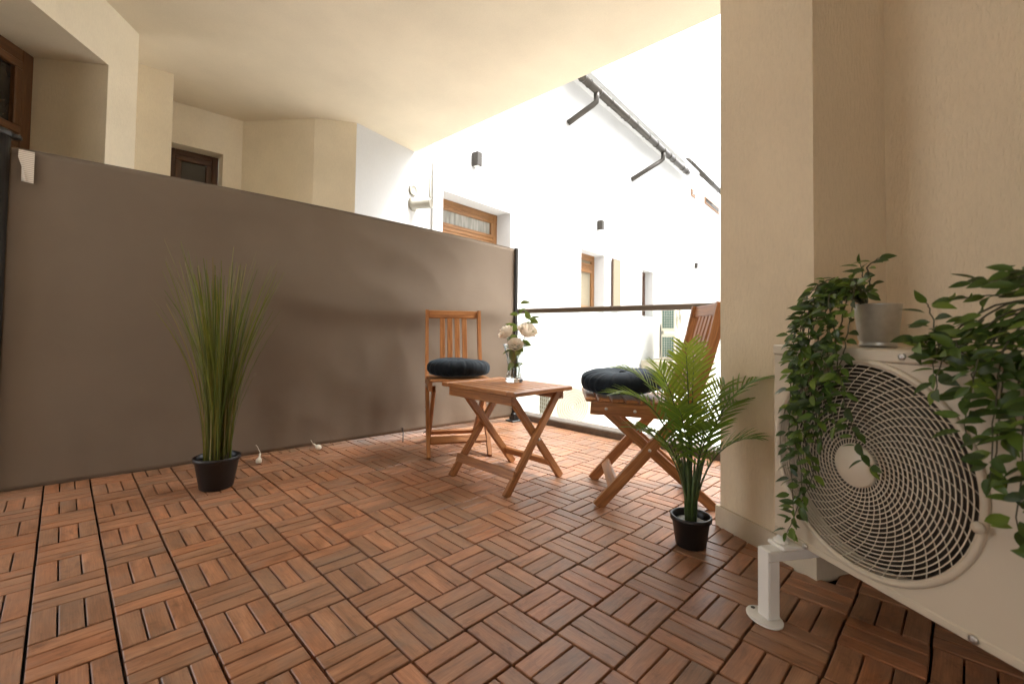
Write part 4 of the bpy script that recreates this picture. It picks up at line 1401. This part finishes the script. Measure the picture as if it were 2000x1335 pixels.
S.append([r1(), ac(.13, .05, .815), ac(.105, .0, .755), ac(.115, -.028, .685), ac(.122, -.030, .60), ac(.125, -.030, .52), ac(.135, -.032, .44), ac(.15, -.032, .38), ac(.11, -.032, .295), ac(.075, -.032, .215)])
S.append([r1(), ac(.16, .01, .80), ac(.195, -.02, .715), ac(.215, -.03, .62), ac(.235, -.034, .55), ac(.26, -.034, .48), ac(.285, -.03, .44)])
S.append([r1(), ac(.145, .02, .79), ac(.135, -.025, .69), ac(.145, -.032, .60), ac(.165, -.034, .52), ac(.175, -.034, .46)])
S.append([r1(), ac(.125, .10, .825), ac(.07, .09, .785), ac(.03, .07, .735), ac(.0, .05, .70)])
S.append([r1(), ac(.15, .12, .83), ac(.165, .09, .872)])
S.append([r1(), ac(.18, .10, .83), ac(.20, .07, .862), ac(.235, .06, .875)])
S.append([r1(), ac(.17, .07, .83), ac(.185, .03, .82), ac(.23, .03, .80)])
S.append([r1(), ac(.13, .07, .84), ac(.095, .05, .83), ac(.07, .03, .795)])
S.append([r1(), ac(.12, .06, .80), ac(.095, .03, .77), ac(.09, .0, .725), ac(.10, -.028, .655), ac(.10, -.03, .60)])
S.append([r1(), ac(.16, .04, .81), ac(.17, .0, .76), ac(.185, -.026, .67), ac(.19, -.032, .58)])
S.append([r1(), ac(.115, .04, .83), ac(.11, .01, .79), ac(.115, -.02, .71), ac(.115, -.032, .63), ac(.125, -.034, .55)])
for (t_, z_, tt) in ((.112, .34, .80), (.088, .26, .79), (.128, .42, .80), (.155, .47, .79), (.175, .55, .80), (.20, .50, .78), (.225, .58, .80)):
    S.append([r1(), ac(.168 + (t_ - .168) * .5, .04, tt + .02), ac(t_, -.005, tt - .045), ac(t_ + .004, -.03, .665), ac(t_ - .006, -.032, (z_ + .66) / 2), ac(t_ + .008, -.033, z_)])
nl = vine_plant('ivy_plant', 'trailing ivy in a small zinc bucket on the air conditioner, nearest the pillar', c1, S, 3, .0120, ZT, 300, .023, .039)
c2 = ac(.60, .12, ZT + .0005)
r2 = lambda: ac(.585, .06, ZT + .085)
S = []
r5 = random.Random(11)
for k in range(17):
    f = k / 16
    te = .372 + .225 * f + r5.uniform(-.012, .012)               # where along the front the strand ends
    ze = (.66 - .245 * min(1, f * 1.5)) + r5.uniform(-.02, .05)
    if k % 3 == 1: ze += .06
    if k % 3 == 2: ze += .15
    zt = .760 + r5.uniform(-.02, .02) - .02 * (1 - f)
    dm = -.025 - .05 * f + r5.uniform(-.015, .01)
    ts = .60 + (te - .60) * .55
    S.append([r2(), ac(ts, .0 + r5.uniform(-.02, .03), zt), ac(te + (.60 - te) * .12, dm * .6, zt - .07), ac(te + .01, dm, (zt - .07 + ze) / 2 + .02), ac(te, dm, ze)])
for (te, de, ze) in ((.42, -.01, .770), (.455, -.02, .795), (.49, -.03, .795), (.52, -.04, .805), (.535, -.05, .785)):
    S.append([r2(), ac(te + (.60 - te) * .5, .03, ze + .005), ac(te, de, ze)])
nl2 = vine_plant('ivy_plant', 'trailing ivy hanging down the air conditioner front at the frame edge', c2, S, 5, .0140, ZT, 300, .026, .041, .25)
print('leaves', nl, nl2, 'objects', len(bpy.data.objects))
